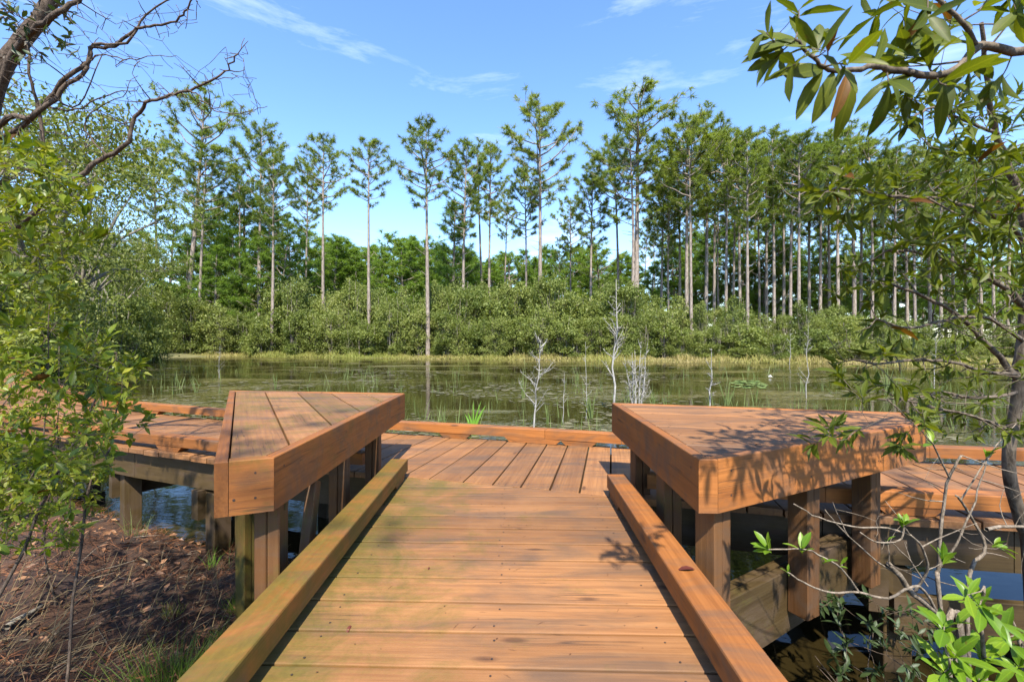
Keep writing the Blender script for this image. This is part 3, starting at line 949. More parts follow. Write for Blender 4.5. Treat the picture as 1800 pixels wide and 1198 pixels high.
def leaf_quads(c, d, nrm, L, W):
    """kite-shaped leaves folded a little along the midrib: 6 verts, 4 tris each"""
    side = unit(np.cross(nrm, d)); nn = np.cross(d, side)
    L = L[:, None]; W = W[:, None]
    base = c; tip = c + d * L - nn * L * 0.12
    midp = c + d * L * 0.52 - nn * W * 0.12
    l = c + d * L * 0.45 + side * W * 0.5 + nn * W * 0.10
    r = c + d * L * 0.45 - side * W * 0.5 + nn * W * 0.10
    v = np.stack([base, l, tip, r, midp], 1).reshape(-1, 3)
    b = np.arange(len(c))[:, None] * 5
    f = np.concatenate([b + np.array([[0, 4, 1]]), b + np.array([[1, 4, 2]]), b + np.array([[0, 3, 4]]), b + np.array([[3, 2, 4]])], 0)
    return v, f

def flat_quads(c, d, nrm, L, W):
    """single kite per leaf, for foliage seen from far away"""
    side = unit(np.cross(nrm, d))
    L = L[:, None]; W = W[:, None]
    v = np.stack([c, c + d * L * 0.5 + side * W * 0.5, c + d * L, c + d * L * 0.5 - side * W * 0.5], 1).reshape(-1, 3)
    b = np.arange(len(c))[:, None] * 4
    return v, b + np.array([[0, 1, 2, 3]])

def blades(c, d, L, W, bend):
    """tapering grass blades, two segments: 5 verts"""
    side = unit(np.cross(d, rand_dirs(len(c))))
    L = L[:, None]; W = W[:, None]
    m = c + d * L * 0.55 + bend * 0.25 * L
    t = c + d * L + bend * L
    v = np.stack([c - side * W / 2, c + side * W / 2, m + side * W * 0.35, m - side * W * 0.35, t], 1).reshape(-1, 3)
    b = np.arange(len(c))[:, None] * 5
    return v, [b + np.array([[0, 1, 2, 3]]), b + np.array([[3, 2, 4]])]

def rep(a, k):
    return np.repeat(np.asarray(a, dtype=float), k)

# ---- pines
def pine_meshes(seed, H=20.0, cf=0.40, half=2.6, n_br=30, dens=1.0, conical=False, lean=0.0, blade_n=34, needle=M_NEEDLE, r0=0.150, tuft=0.36):
    rs = np.random.default_rng(seed); R = random.Random(seed)
    T = Tubes()
    npt = 12
    ts = np.linspace(0, 1, npt)
    ax, ay = R.uniform(-1, 1), R.uniform(-1, 1)
    sway = np.stack([lean * H * ts + 0.24 * ax * np.sin(ts * 3.3), 0.2 * ay * np.sin(ts * 2.7 + 1), ts * H], 1)
    sway[0] = (0, 0, -0.6)
    rad = r0 * (1 - ts) ** 0.75 * 0.95 + 0.02
    T.add(sway, rad, 8)
    def trunk_at(t):
        return np.array([np.interp(t, ts, sway[:, k]) for k in range(3)])
    tc_, td_ = [], []
    az = R.uniform(0, 6.28)
    for i in range(n_br):
        u = (i + R.uniform(0.1, 0.9)) / n_br                # 0 bottom of crown .. 1 top
        t = 1 - cf + cf * u * 0.985
        if conical:
            L = half * (1 - u) ** 0.85 * R.uniform(0.7, 1.1) + 0.2
        else:
            prof = (0.50 + 0.5 * min(1.0, u / 0.35)) * (1.0 - max(0, u - 0.42) ** 1.7 / 0.55)
            L = half * max(prof, 0.12) * R.uniform(0.55, 1.1)
        az += 2.4 + R.uniform(-0.5, 0.5)
        el = math.radians(R.uniform(12, 38) + 28 * u)
        if conical: el = math.radians(R.uniform(0, 25) + 25 * u)
        b = trunk_at(t)
        h = np.array([math.cos(az), math.sin(az), 0])
        pts = []
        for k in range(5):
            q = k / 4
            pts.append(b + h * L * q * math.cos(el * (0.7 + 0.3 * q)) + np.array([0, 0, L * q * math.sin(el) * (0.55 + 0.55 * q)]) + np.array([R.uniform(-.06, .06), R.uniform(-.06, .06), R.uniform(-.05, .05)]) * L * q)
        r = 0.022 + 0.018 * L
        T.add(pts, [r, r * .8, r * .6, r * .42, r * .25], 4)
        pts = np.array(pts)
        ntw = max(2, int((2.8 + 3.3 * L) * dens))
        for k in range(ntw):
            q = 1.0 if k == 0 else R.uniform(0.38 if not conical else 0.2, 1.0)
            if not conical and R.random() < 0.1: continue
            p0 = np.array([np.interp(q, np.linspace(0, 1, 5), pts[:, m]) for m in range(3)])
            sgn = R.choice((-1, 1))
            a2 = az + sgn * R.uniform(0.4, 1.15)
            l2 = (0.15 if k == 0 else R.uniform(0.35, 1.0)) * (0.6 + 0.2 * L)
            d2 = np.array([math.cos(a2) * 0.8, math.sin(a2) * 0.8, R.uniform(0.25, 0.85)])
            p1 = p0 + d2 * l2
            if k and l2 > 0.25:
                T.add([p0, (p0 + p1) / 2 + np.array([0, 0, -0.03]), p1], [0.014, 0.011, 0.008], 3, False)
            tc_.append(p1); td_.append(d2)
            if R.random() < (0.6 if conical else 0.28):
                tc_.append(p0 * 0.45 + p1 * 0.55 + np.array([0, 0, 0.08])); td_.append(d2 + np.array([0, 0, 0.4]))
    # short dead branches below the crown
    for i in range(R.randint(3, 9)):
        t = R.uniform(0.28, 1 - cf)
        a2 = R.uniform(0, 6.28); b = trunk_at(t); L = R.uniform(0.25, 1.3) * (0.4 + t)
        h = np.array([math.cos(a2), math.sin(a2), R.uniform(0.1, 0.7)])
        T.add([b, b + h * L * 0.5 + np.array([0, 0, .02]), b + h * L + np.array([0, 0, R.uniform(-.1, .2)])], [0.026, 0.017, 0.008], 4)
    for k in range(5):
        tc_.append(trunk_at(1.0) + np.array([R.uniform(-.3, .3), R.uniform(-.3, .3), R.uniform(-.35, .25)])); td_.append(np.array([0, 0, 1.0]))
    C = np.array(tc_); D = unit(np.array(td_))
    n = len(C)
    dd = unit(rs.normal(size=(n, blade_n, 3)) + D[:, None] * 0.55)
    c = np.repeat(C, blade_n, 0) + dd.reshape(-1, 3) * 0.02 - np.repeat(D, blade_n, 0) * rs.uniform(0, 0.22, (n * blade_n, 1))
    d = dd.reshape(-1, 3)
    L = rs.uniform(0.7, 1.15, n * blade_n) * tuft * np.repeat(rs.uniform(0.8, 1.25, n), blade_n)
    W = np.full(n * blade_n, 0.040 * tuft / 0.36)
    side = unit(np.cross(d, unit(rs.normal(size=d.shape))))
    v = np.stack([c - side * W[:, None] / 2, c + side * W[:, None] / 2, c + d * L[:, None] + np.array([0, 0, -0.03])], 1).reshape(-1, 3)
    f = np.arange(len(c))[:, None] * 3 + np.array([[0, 1, 2]])
    hrel = np.clip((C[:, 2] - (1 - cf) * H) / (cf * H), 0, 1)
    tint = np.repeat(np.clip(rs.normal(0.42, 0.2, n) + 0.12 * hrel, 0, 1), blade_n * 3)
    return T.mesh('trunk', M_BARK), mesh_np('crown', v, f, needle, tint)

TALL = [pine_meshes(10, cf=0.36, half=2.6, n_br=28), pine_meshes(11, cf=0.42, half=3.0, n_br=32), pine_meshes(12, cf=0.30, half=2.3, n_br=22),
        pine_meshes(13, cf=0.46, half=2.9, n_br=34), pine_meshes(14, cf=0.38, half=3.3, n_br=30), pine_meshes(15, cf=0.33, half=2.4, n_br=24, dens=0.85),
        pine_meshes(16, cf=0.52, half=3.4, n_br=36, dens=0.85), pine_meshes(17, cf=0.40, half=2.4, n_br=30, dens=1.15)]
YOUNGP = [pine_meshes(30, 12, 0.80, 2.6, 44, 0.95, True, blade_n=24, needle=M_YOUNG, r0=0.14, tuft=0.42), pine_meshes(31, 12, 0.72, 2.4, 40, 0.95, True, blade_n=24, needle=M_YOUNG, r0=0.14, tuft=0.42),
          pine_meshes(32, 12, 0.62, 2.7, 34, 1.0, False, blade_n=24, needle=M_YOUNG, r0=0.14, tuft=0.42), pine_meshes(33, 12, 0.85, 2.9, 46, 0.9, True, blade_n=24, needle=M_YOUNG, r0=0.14, tuft=0.42)]

def place_tree(name, meshes, scale_ref, px, top_py, d, label, cat, group, names=('trunk', 'crown'), wide=1.0, rz=None, tiltx=0.0):
    x = (px - 900.0) / FPX * d
    z = gz(x, d)
    H = EYE - (top_py - HZ) / FPX * d - z
    r = empty(name, (x, d, z), label, cat, group)
    s = H / scale_ref
    r.scale = (s * wide * 1.12, s * wide * 1.12, s)
    q = Quaternion((0, 1, 0), tiltx + random.gauss(0, .010)) @ Quaternion((1, 0, 0), random.gauss(0, .010)) @ Quaternion((0, 0, 1), random.uniform(0, 6.28) if rz is None else rz)
    r.rotation_mode = 'QUATERNION'; r.rotation_quaternion = q
    for nm, me in zip(names, meshes):
        o = bpy.data.objects.new(nm, me); COL.objects.link(o); o.parent = r
    return r

G_T = 'tall pines standing behind the far bank thicket'
named = [ # px, top, distance, mesh, wide, tilt, label
    (322, 168, 51, 6, 1.2, 0.055, 'tallest pine on the left, leaning right, under the bare overhanging branch'),
    (348, 262, 49, 3, 0.9, 0.06, 'slim leaning pine just right of the tallest left pine, pale trunk bared to the thicket'),
    (275, 258, 58, 4, 1.0, 0.0, 'open crowned pine left of the tallest left pine, beside the oaks'),
    (420, 300, 52, 5, 0.75, 0.0, 'narrow thin crowned pine over the bright young pines on the left'),
    (455, 224, 51, 1, 0.9, 0.0, 'round topped pine first right of the bare overhanging branch'),
    (476, 268, 46, 3, 0.95, 0.0, 'pine with a forked pale trunk close right of a taller round topped pine'),
    (534, 290, 56, 4, 0.8, 0.0, 'lopsided sparse pine close left of a fuller round headed pine'),
    (568, 250, 50, 0, 1.0, 0.0, 'full round headed pine, second left of the wide gap of sky'),
    (650, 253, 46, 2, 1.0, 0.0, 'lone slender pine with a small umbrella crown standing alone against open sky'),
    (752, 221, 41.6, 0, 1.1, 0.0, 'front pine at the thicket edge, whole pale trunk showing, right of lone pine'),
    (815, 256, 47, 3, 0.95, 0.0, 'pine rising behind the dark conical young pine in the middle'),
    (846, 262, 54, 5, 0.9, 0.0, 'thin pine, left one of two close parallel trunks near the middle'),
    (862, 258, 52, 7, 0.9, 0.0, 'thin pine, right one of two close parallel trunks near the middle'),
    (890, 342, 58, 5, 0.8, 0.0, 'short spindly pine between the parallel trunks and the tall central pine'),
    (921, 305, 50, 4, 0.95, 0.0, 'middling pine with wide arms tucked under the tall central pine'),
    (949, 189, 46, 1, 1.12, 0.0, 'tall central pine with an egg shaped crown, highest in the middle of the wood'),
    (982, 420, 60, 5, 0.7, 0.0, 'small scrappy pine right of the tall central pine, low against the sky'),
    (1002, 352, 57, 4, 0.85, 0.0, 'loose crowned pine leaning its arms left, behind the dense round one'),
    (1040, 294, 50, 3, 1.0, 0.0, 'dense dark green pine left of the highest pine pair'),
    (1086, 252, 52, 4, 0.9, 0.0, 'flat topped pine with one low side branch, left of the highest pine'),
    (1107, 215, 44.5, 5, 1.0, 0.0, 'pine with bare trunk crowding the left side of the highest pine'),
    (1118, 161, 45, 6, 1.3, 0.01, 'highest pine of all with a broad airy crown, right of centre'),
]
for (px, top, d, k, w, tl, lab) in named:
    place_tree('pine_tree', TALL[k], 20.0, px, top, d, lab, 'pine tree', G_T, wide=w, tiltx=tl)
stand = [(1133, 395, 60, 5, .8), (1160, 300, 50, 1, .9), (1176, 340, 48, 3, .9), (1192, 262, 52, 4, .9), (1206, 208, 45, 1, 1.05), (1217, 232, 43, 4, .9), (1238, 205, 47, 3, 1.05), (1258, 240, 50, 7, .95), (1276, 232, 44, 1, 1.0), (1290, 262, 52, 3, .9),
         (1302, 250, 48, 0, 1.0), (1316, 244, 41, 3, .95), (1333, 270, 54, 7, .9), (1347, 262, 50, 1, .95), (1362, 236, 45, 3, 1.0), (1376, 250, 52, 4, .9), (1392, 258, 47, 7, 1.0), (1404, 241, 43, 1, 1.05), (1424, 268, 54, 3, .95), (1440, 256, 49, 0, 1.0),
         (1458, 245, 52, 1, 1.0), (1476, 236, 45, 3, 1.05), (1496, 224, 48, 5, 1.1), (1512, 262, 53, 1, 1.0), (1530, 262, 46, 4, 1.0), (1552, 276, 50, 3, 1.0), (1572, 270, 44, 1, 1.0), (1592, 290, 51, 7, 1.0), (1612, 272, 46, 4, 1.0), (1634, 268, 50, 3, 1.0),
         (1655, 285, 45, 1, 1.0), (1678, 262, 52, 0, 1.0), (1700, 290, 46, 3, 1.0), (1724, 270, 50, 4, 1.0), (1748, 284, 45, 1, 1.0), (1772, 276, 48, 7, 1.0), (1796, 262, 44, 3, 1.0)]
G_S = 'pines of the dense stand on the right of the far bank'
ORD = ['first', 'second', 'third', 'fourth', 'fifth', 'sixth', 'seventh', 'eighth', 'ninth', 'tenth', 'eleventh', 'twelfth']
nth = 0
for i, (px, top, d, k, w) in enumerate(stand):
    lab = 'tall straight pine in the dense stand right of the highest pine, behind its front trunks'
    if d <= 48 and px < 1500:
        lab = '%s front trunk from the left in the dense pine stand right of the highest pine' % ORD[nth]; nth += 1
    elif px >= 1500:
        lab = 'tall pine of the dense stand half hidden behind the bay tree leaves on the right'
    place_tree('pine_tree', TALL[k], 20.0, px, top + random.uniform(-6, 6), d + random.uniform(-1, 1), lab, 'pine tree', G_S, wide=w * random.uniform(.9, 1.05))
G_B = 'pines at the back of the dense stand on the right'
for i in range(22):
    px = 1150 + i * 30 + random.uniform(-6, 6)
    place_tree('pine_tree', TALL[i % 8], 20.0, px, random.uniform(300, 390), random.uniform(58, 84), 'pine deep in the right hand stand, its bare trunk showing between nearer ones', 'pine tree', G_B, wide=random.uniform(.8, 1.0))
# young pines
place_tree('young_pine', YOUNGP[0], 12.0, 797, 354, 52, 'dark conical young pine standing alone against the gap of sky near the middle', 'pine tree', None, wide=0.92)
G_Y = 'bright young pines behind the left thicket'
for (px, top, d, k) in [(430, 330, 58, 1), (384, 350, 60, 3), (472, 372, 57, 0), (505, 392, 62, 2), (355, 372, 62, 1), (408, 405, 52, 3), (452, 418, 51, 0), (545, 408, 66, 3), (300, 400, 58, 2), (248, 405, 56, 0), (330, 420, 52, 3), (590, 418, 70, 1), (380, 430, 50, 0), (500, 430, 53, 2)]:
    place_tree('young_pine', YOUNGP[k], 12.0, px, top, d, 'bushy bright green young pine in the clump behind the left part of the thicket', 'pine tree', G_Y, wide=1.15)
for i in range(12):
    place_tree('young_pine', YOUNGP[i % 4], 12.0, -20 + i * 24 + random.uniform(-8, 8), random.uniform(395, 470), random.uniform(50, 66), 'dark young pine far back behind the oaks on the left shore', 'pine tree', 'pines behind the left oaks', wide=1.4)
G_F = 'distant low pines along the gap of sky'
for i in range(44):
    px = 560 + i * 13 + random.uniform(-8, 8)
    top = (432 if px < 760 else 448) + random.uniform(-16, 26)
    place_tree('young_pine', YOUNGP[i % 4], 12.0, px, top, random.uniform(66, 92), 'distant dark green pine in the low tree line beneath the gap of sky', 'pine tree', G_F, wide=random.uniform(1.2, 1.6))
for i in range(34):
    px = 1150 + i * 20 + random.uniform(-9, 9)
    place_tree('young_pine', YOUNGP[i % 4], 12.0, px, random.uniform(400, 470), random.uniform(56, 80), 'young green pine filling in between the trunks of the right hand stand', 'pine tree', 'young pines between the trunks of the right stand', wide=random.uniform(1.0, 1.4))

# ---- thicket shrubs
def shrub_meshes(seed, H=4.0, W=1.9, n_cl=120, per=24, leaf=0.155, mat=M_SHRUB, stems=9, flat=0.0, low=0.04):
    rs = np.random.default_rng(seed); R = random.Random(seed)
    T = Tubes()
    # uneven outline: a few lobes of different size
    lob = [(R.uniform(-.5, .5) * W, R.uniform(-.5, .5) * W, R.uniform(.22, .86) * H, R.uniform(.24, .52) * W) for _ in range(9)]
    lob.append((0, 0, 0.7 * H, 0.6 * W))
    lob += [(R.uniform(-.6, .6) * W, R.uniform(-.6, .6) * W, .13 * H, .32 * W) for _ in range(3)]
    C = []
    while len(C) < n_cl:
        lx, ly, lz, lr = lob[R.randrange(len(lob))]
        p = rs.normal(size=3); p = p / np.linalg.norm(p) * lr * rs.uniform(0.35, 1.0) ** 0.5
        q = np.array([lx + p[0], ly + p[1], lz + p[2] * 0.85])
        if q[2] < low * H or q[2] > H: continue
        C.append(q)
    C = np.array(C)
    for k in range(stems):
        a = R.uniform(0, 6.28); r = R.uniform(0.2, 0.8) * W * 0.7
        p0 = np.array([math.cos(a) * .25, math.sin(a) * .25, -0.3]); p2 = np.array([math.cos(a) * r, math.sin(a) * r, R.uniform(.55, .9) * H])
        pm = (p0 + p2) / 2 + np.array([R.uniform(-.15, .15), R.uniform(-.15, .15), R.uniform(0, .3)])
        T.add([p0, pm, p2], [0.035, 0.024, 0.008], 4)
        for m in range(3):
            q = C[R.randrange(n_cl)]
            T.add([pm, (pm + q) / 2 + np.array([0, 0, .1]), q], [0.016, 0.011, 0.005], 3, False)
    n = n_cl * per
    sp = rs.uniform(0.45, 1.1, n_cl) * 0.22 * (W / 1.9)
    c = np.repeat(C, per, 0) + rs.normal(size=(n, 3)) * np.repeat(sp, per)[:, None] * np.array([1, 1, 0.75 - 0.45 * flat])
    d = unit(rs.normal(size=(n, 3)) + np.array([0, 0, 0.25]))
    nrm = unit(rs.normal(size=(n, 3)) + np.array([0, -0.25, 0.9]))
    v, f = flat_quads(c, d, nrm, rs.uniform(.7, 1.3, n) * leaf, rs.uniform(.7, 1.2, n) * leaf * 0.55)
    tint = np.repeat(np.clip(np.repeat(rs.normal(0.42, 0.24, n_cl), per) + rs.normal(0, 0.2, n), 0, 1), 4)
    return T.mesh('stem', M_LIMB), mesh_np('foliage', v, f, mat, tint)

SHR = [shrub_meshes(50 + i, 4.0, [1.9, 2.2, 1.5, 2.0, 2.4, 1.4, 1.8, 1.2, 2.1, 1.6][i], 195, 24, leaf=[.15, .17, .13, .19, .15, .14, .2, .13, .16, .15][i]) for i in range(10)]
def shore_y(x):
    """distance to the far waterline at sideways position x"""
    return float(np.interp(x, [-43, -28, -18, -10, 0, 14, 23.6, 40, 60], [46.5, 45, 43, 40.6, 38, 34.5, 31.5, 26.5, 20.5]))
def thicket(n, x0, x1, back0, back1, top_of, label, tag_cat='shrub', sc=(0.85, 1.2)):
    for i in range(n):
        u = (i + random.random()) / n
        back = random.uniform(back0, back1)
        x = x0 + (x1 - x0) * u
        y = shore_y(x) + back
        px = 900 + x / y * FPX
        top = top_of(px) + random.uniform(-12, 46)
        H = max(1.0, EYE - (top - HZ) / FPX * y - gz(x, y))
        k = random.randrange(10)
        r = empty('shrub', (x, y, gz(x, y)), label, 'shrub', 'shrubs of the thicket along the far bank')
        w = 0.55 * H / 4.0 + 0.45 * random.uniform(*sc)
        r.scale = (w, w, H / 4.0); r.rotation_euler = (0, 0, random.uniform(0, 6.28))
        for nm, me in zip(('stem', 'foliage'), SHR[k]):
            o = bpy.data.objects.new(nm, me); COL.objects.link(o); o.parent = r
def top_front(px):
    return float(np.interp(px, [150, 300, 420, 600, 760, 900, 1050, 1180, 1350, 1560, 1800], [515, 520, 535, 540, 535, 545, 545, 560, 570, 585, 585]))
def top_back(px):
    return float(np.interp(px, [150, 300, 420, 600, 760, 900, 1050, 1180, 1350, 1560, 1800], [462, 482, 494, 508, 508, 508, 508, 526, 548, 566, 566]))
thicket(34, -43, -14, 1.4, 3.2, top_front, 'leafy olive green shrub overhanging the water at the front of the thicket, left part')
thicket(24, -14, 4, 1.6, 3.6, top_front, 'leafy olive green shrub behind golden sedge at the front of the thicket, middle part')
thicket(28, 4, 32, 1.6, 3.6, top_front, 'leafy olive green shrub behind tan sedge at the front of the thicket, right part')
thicket(40, -40, -10, 4.5, 10, top_back, 'tall shrub in the back rows of the thicket below the left pines')
thicket(40, -10, 10, 4.5, 10, top_back, 'tall shrub in the back rows of the thicket below the middle pines')
thicket(44, 10, 44, 4.0, 11, top_back, 'shrub in the back rows of the thicket at the feet of the right stand')
G_R = 'slender young trees rising out of the thicket'
for i in range(34):
    px = random.uniform(420, 1560)
    d0 = 44.0
    for _ in range(4): d0 = shore_y((px - 900) / FPX * d0) + 2.0
    d0 += random.uniform(0.5, 8)
    top = top_back(px) - random.uniform(-12, 36)
    r = place_tree('young_tree', SHR[random.choice((2, 5, 7, 9, 3))], 4.0, px, top, d0, 'slender leafy young tree rising a little above the shrubs of the thicket', 'tree', G_R, ('trunk', 'crown'), wide=random.uniform(.42, .7))
# shrubs on the near left bank, seen past the left bush
for i, (px, top, d) in enumerate([(20, 430, 21), (95, 470, 24), (160, 480, 28), (215, 500, 33), (130, 530, 20), (60, 520, 15), (190, 545, 27), (240, 520, 36), (-30, 480, 14), (10, 560, 12.5), (225, 560, 31), (262, 545, 38), (100, 570, 17)]):
    r = place_tree('shrub', SHR[i % 10], 4.0, px, top, d, 'green shrub on the left shore seen beyond the glossy bush', 'shrub', 'shrubs lining the left shore', ('stem', 'foliage'), wide=0.85)

LS = [(-31, 38), (-26, 29), (-20, 20), (-16.5, 15.0), (-13.5, 11.4)]
for i in range(60):
    u = random.random() * 3.999; k = int(u); f = u - k
    x = LS[k][0] + (LS[k + 1][0] - LS[k][0]) * f; y = LS[k][1] + (LS[k + 1][1] - LS[k][1]) * f
    back = random.uniform(.8, 9.0)
    x -= back * .9; y += back * .35
    r = empty('shrub', (x, y, gz(x, y)), 'olive green shrub in the belt along the left shore under the oaks', 'shrub', 'shrubs lining the left shore')
    s = random.uniform(.7, 1.05) + back * .045
    r.scale = (s, s, s * random.uniform(.85, 1.1)); r.rotation_euler = (0, 0, random.uniform(0, 6.28))
    for nm, me in zip(('stem', 'foliage'), SHR[i % 10]):
        o = bpy.data.objects.new(nm, me); COL.objects.link(o); o.parent = r
thicket(16, 24, 52, 8, 17, lambda px: 545.0, 'shrub far back under the right stand, behind the bay tree')
# ---- oaks on the left
def oak_meshes(seed, H=9.0, W=4.2, n_cl=190, per=46):
    rs = np.random.default_rng(seed); R = random.Random(seed)
    T = Tubes()
    p = [np.array([0, 0, -.4]), np.array([.1, 0, .16 * H]), np.array([-.05, .1, .34 * H])]
    T.add(p, [0.24, 0.19, 0.15], 8)
    C = []
    for k in range(13):
        a = k * 2.4 + R.uniform(-.4, .4); z = R.uniform(.42, .95) * H
        r = W * (1.05 - ((z / H - 0.55) / 0.55) ** 2 * 0.75) * R.uniform(.45, .95)
        e = np.array([math.cos(a) * r, math.sin(a) * r, z])
        m = p[2] * 0.5 + e * 0.5 + np.array([R.uniform(-.3, .3), R.uniform(-.3, .3), .04 * H])
        T.add([p[2], m, e], [0.10, 0.06, 0.02], 5)
        for j in range(n_cl // 13):
            q = e + rs.normal(size=3) * np.array([W * .24, W * .24, W * .075])
            C.append(q)
            if j % 3 == 0:
                T.add([m * .4 + e * .6, (q + e) / 2, q], [0.025, 0.017, 0.006], 3, False)
    C = np.array(C); n = len(C) * per
    c = np.repeat(C, per, 0) + rs.normal(size=(n, 3)) * np.array([.42, .42, .16])
    d = unit(rs.normal(size=(n, 3)) + np.array([0, 0, .1])); nrm = unit(rs.normal(size=(n, 3)) * .8 + np.array([0, 0, 1.0]))
    v, f = flat_quads(c, d, nrm, rs.uniform(.7, 1.3, n) * .16, rs.uniform(.7, 1.2, n) * .085)
    tint = np.repeat(np.clip(np.repeat(rs.normal(.38, .16, len(C)), per) + rs.normal(0, .12, n), 0, 1), 4)
    return T.mesh('trunk', M_LIMB), mesh_np('crown', v, f, M_OAK, tint)
OAK = [oak_meshes(71), oak_meshes(72)]
for (px, top, d, k, w, lab) in [(60, 125, 19, 0, 0.8, 'tall yellow green oak behind the bare overhanging branches at the left edge'),
                                (140, 215, 26, 1, 0.62, 'yellow green oak with layered boughs, second from the left edge'),
                                (160, 300, 33, 0, 0.5, 'broad spreading oak with a flat topped crown, left of the tallest left pine'),
                                (-60, 170, 15, 1, 0.9, 'oak at the far left behind the glossy bush'),
                                (205, 400, 42, 1, .8, 'low pale oak bough mass above the left end of the thicket')]:
    place_tree('oak_tree', OAK[k], 9.0, px, top, d, lab, 'oak tree', 'oaks on the left shore', wide=w)

# ------------------------------------------------------------------ shore grass, reeds, floating weed
def stuff(name, me, label):
    return props(link(name, me), label, kind='stuff')

def shore_grass():
    n = 15000
    x = RNG.uniform(-33, 36, n)
    y0 = np.interp(x, [-33, -28, -18, -10, 0, 14, 23.6, 40], [46, 45, 43, 40.6, 38, 34.5, 31.5, 26.5])
    off = RNG.uniform(-0.6, 1.7, n)
    y = y0 + off + 0.5 * np.sin(x * 0.9) * 0.8
    z = np.maximum(ground_z(x, y), WATER_Z - 0.02)
    c = np.stack([x, y, z], 1)
    clump = 0.5 + 0.5 * np.sin(x * 1.7 + np.sin(x * 0.37) * 3)
    L = (0.10 + 0.42 * np.clip((off + 0.9) / 2.6, 0, 1) * (0.35 + 0.9 * clump)) * RNG.uniform(.7, 1.3, n)
    d = unit(RNG.normal(size=(n, 3)) * 0.28 + np.array([0, 0, 1.0]))
    bend = RNG.normal(size=(n, 3)) * np.array([.22, .22, .05])
    v, f = blades(c, d, L, RNG.uniform(.03, .055, n), bend)
    g = np.clip(0.55 - 0.45 * np.clip((x + 30) / 10 - 0.2, 0, 1) * np.clip((-6 - x) / 8, 0, 1) + 0.18 * np.sin(x * .6) + RNG.normal(0, .18, n) + 0.15 * (x > 8), 0, 1)
    return stuff('sedge_grass', mesh_np('sedge_grass', v, f, M_SEDGE, np.repeat(g, 5)), 'strip of golden and green sedge along the far waterline')
shore_grass()

def in_pond(x, y, m=0.2):
    return shore_dist(x, y) < -m

def reeds():
    cx, cy, n = [], [], 0
    # loose scatter of single shoots in drifts
    K = 620
    py = RNG.uniform(640, 765, K); px = RNG.uniform(280, 1800, K)
    d = (EYE - WATER_Z) * FPX / (py - HZ)
    x = (px - 900) / FPX * d
    keep = in_pond(x, d) & ((np.sin(x * .8 + d * .35) + RNG.normal(0, .7, K)) > -0.1) & (d > 6.6)
    x, d = x[keep], d[keep]
    k = RNG.integers(2, 6, len(x))
    X = np.repeat(x, k) + RNG.normal(0, .10, k.sum()); Y = np.repeat(d, k) + RNG.normal(0, .10, k.sum())
    n = len(X)
    c = np.stack([X, Y, np.full(n, WATER_Z - .05)], 1)
    L = RNG.uniform(.15, .68, n)
    dirs = unit(RNG.normal(size=(n, 3)) * .13 + np.array([0, 0, 1.0]))
    bend = RNG.normal(size=(n, 3)) * np.array([.10, .10, .0])
    v, f = blades(c, dirs, L, RNG.uniform(.010, .020, n) * (0.6 + Y / 18), bend)
    stuff('reed_shoots', mesh_np('reed_shoots', v, f, M_REED, np.repeat(np.clip(RNG.normal(.45, .25, n), 0, 1), 5)), 'thin pale green reed shoots standing in the pond')
reeds()

def discs(c, r, asp, sides=7, rot=None, z_j=0.004):
    n = len(c)
    a = np.linspace(0, 2 * math.pi, sides, endpoint=False)[None, :] + RNG.uniform(0, 6.28, (n, 1))
    rr = r[:, None] * RNG.uniform(.65, 1.15, (n, sides))
    x = np.cos(a) * rr; y = np.sin(a) * rr * asp[:, None]
    v = np.stack([c[:, :1] + x, c[:, 1:2] + y, np.repeat(c[:, 2:3], sides, 1)], 2).reshape(-1, 3)
    f = np.arange(n)[:, None] * sides + np.arange(sides)[None, :]
    return v, f

def weed():
    K = 14000
    py = RNG.uniform(645, 775, K) ; px = RNG.uniform(240, 1800, K)
    d = (EYE - WATER_Z) * FPX / (py - HZ)
    x = (px - 900) / FPX * d
    dens = np.sin(x * .55 + 1.3 * np.sin(d * .5)) + 0.8 * np.sin(d * .9 + x * .2) + RNG.normal(0, .30, K) + 0.55 * (np.abs(px - 880) < 260)
    keep = in_pond(x, d) & (dens > 0.40) & (d > 5.4)
    x, d = x[keep], d[keep]; n = len(x)
    c = np.stack([x, d, WATER_Z + 0.004 + RNG.uniform(0, .006, n)], 1)
    r = RNG.uniform(.008, .05, n) * RNG.choice([1, 1, 1, 1.9], n) * (0.7 + d / 14)
    v, f = discs(c, r, RNG.uniform(.45, 1.0, n))
    t = np.clip(RNG.normal(.5, .25, n), 0, 1)
    stuff('floating_weed', mesh_np('floating_weed', v, f, M_PAD, np.repeat(t, 7)), 'olive and tan floating weed spread over the pond surface')
weed()
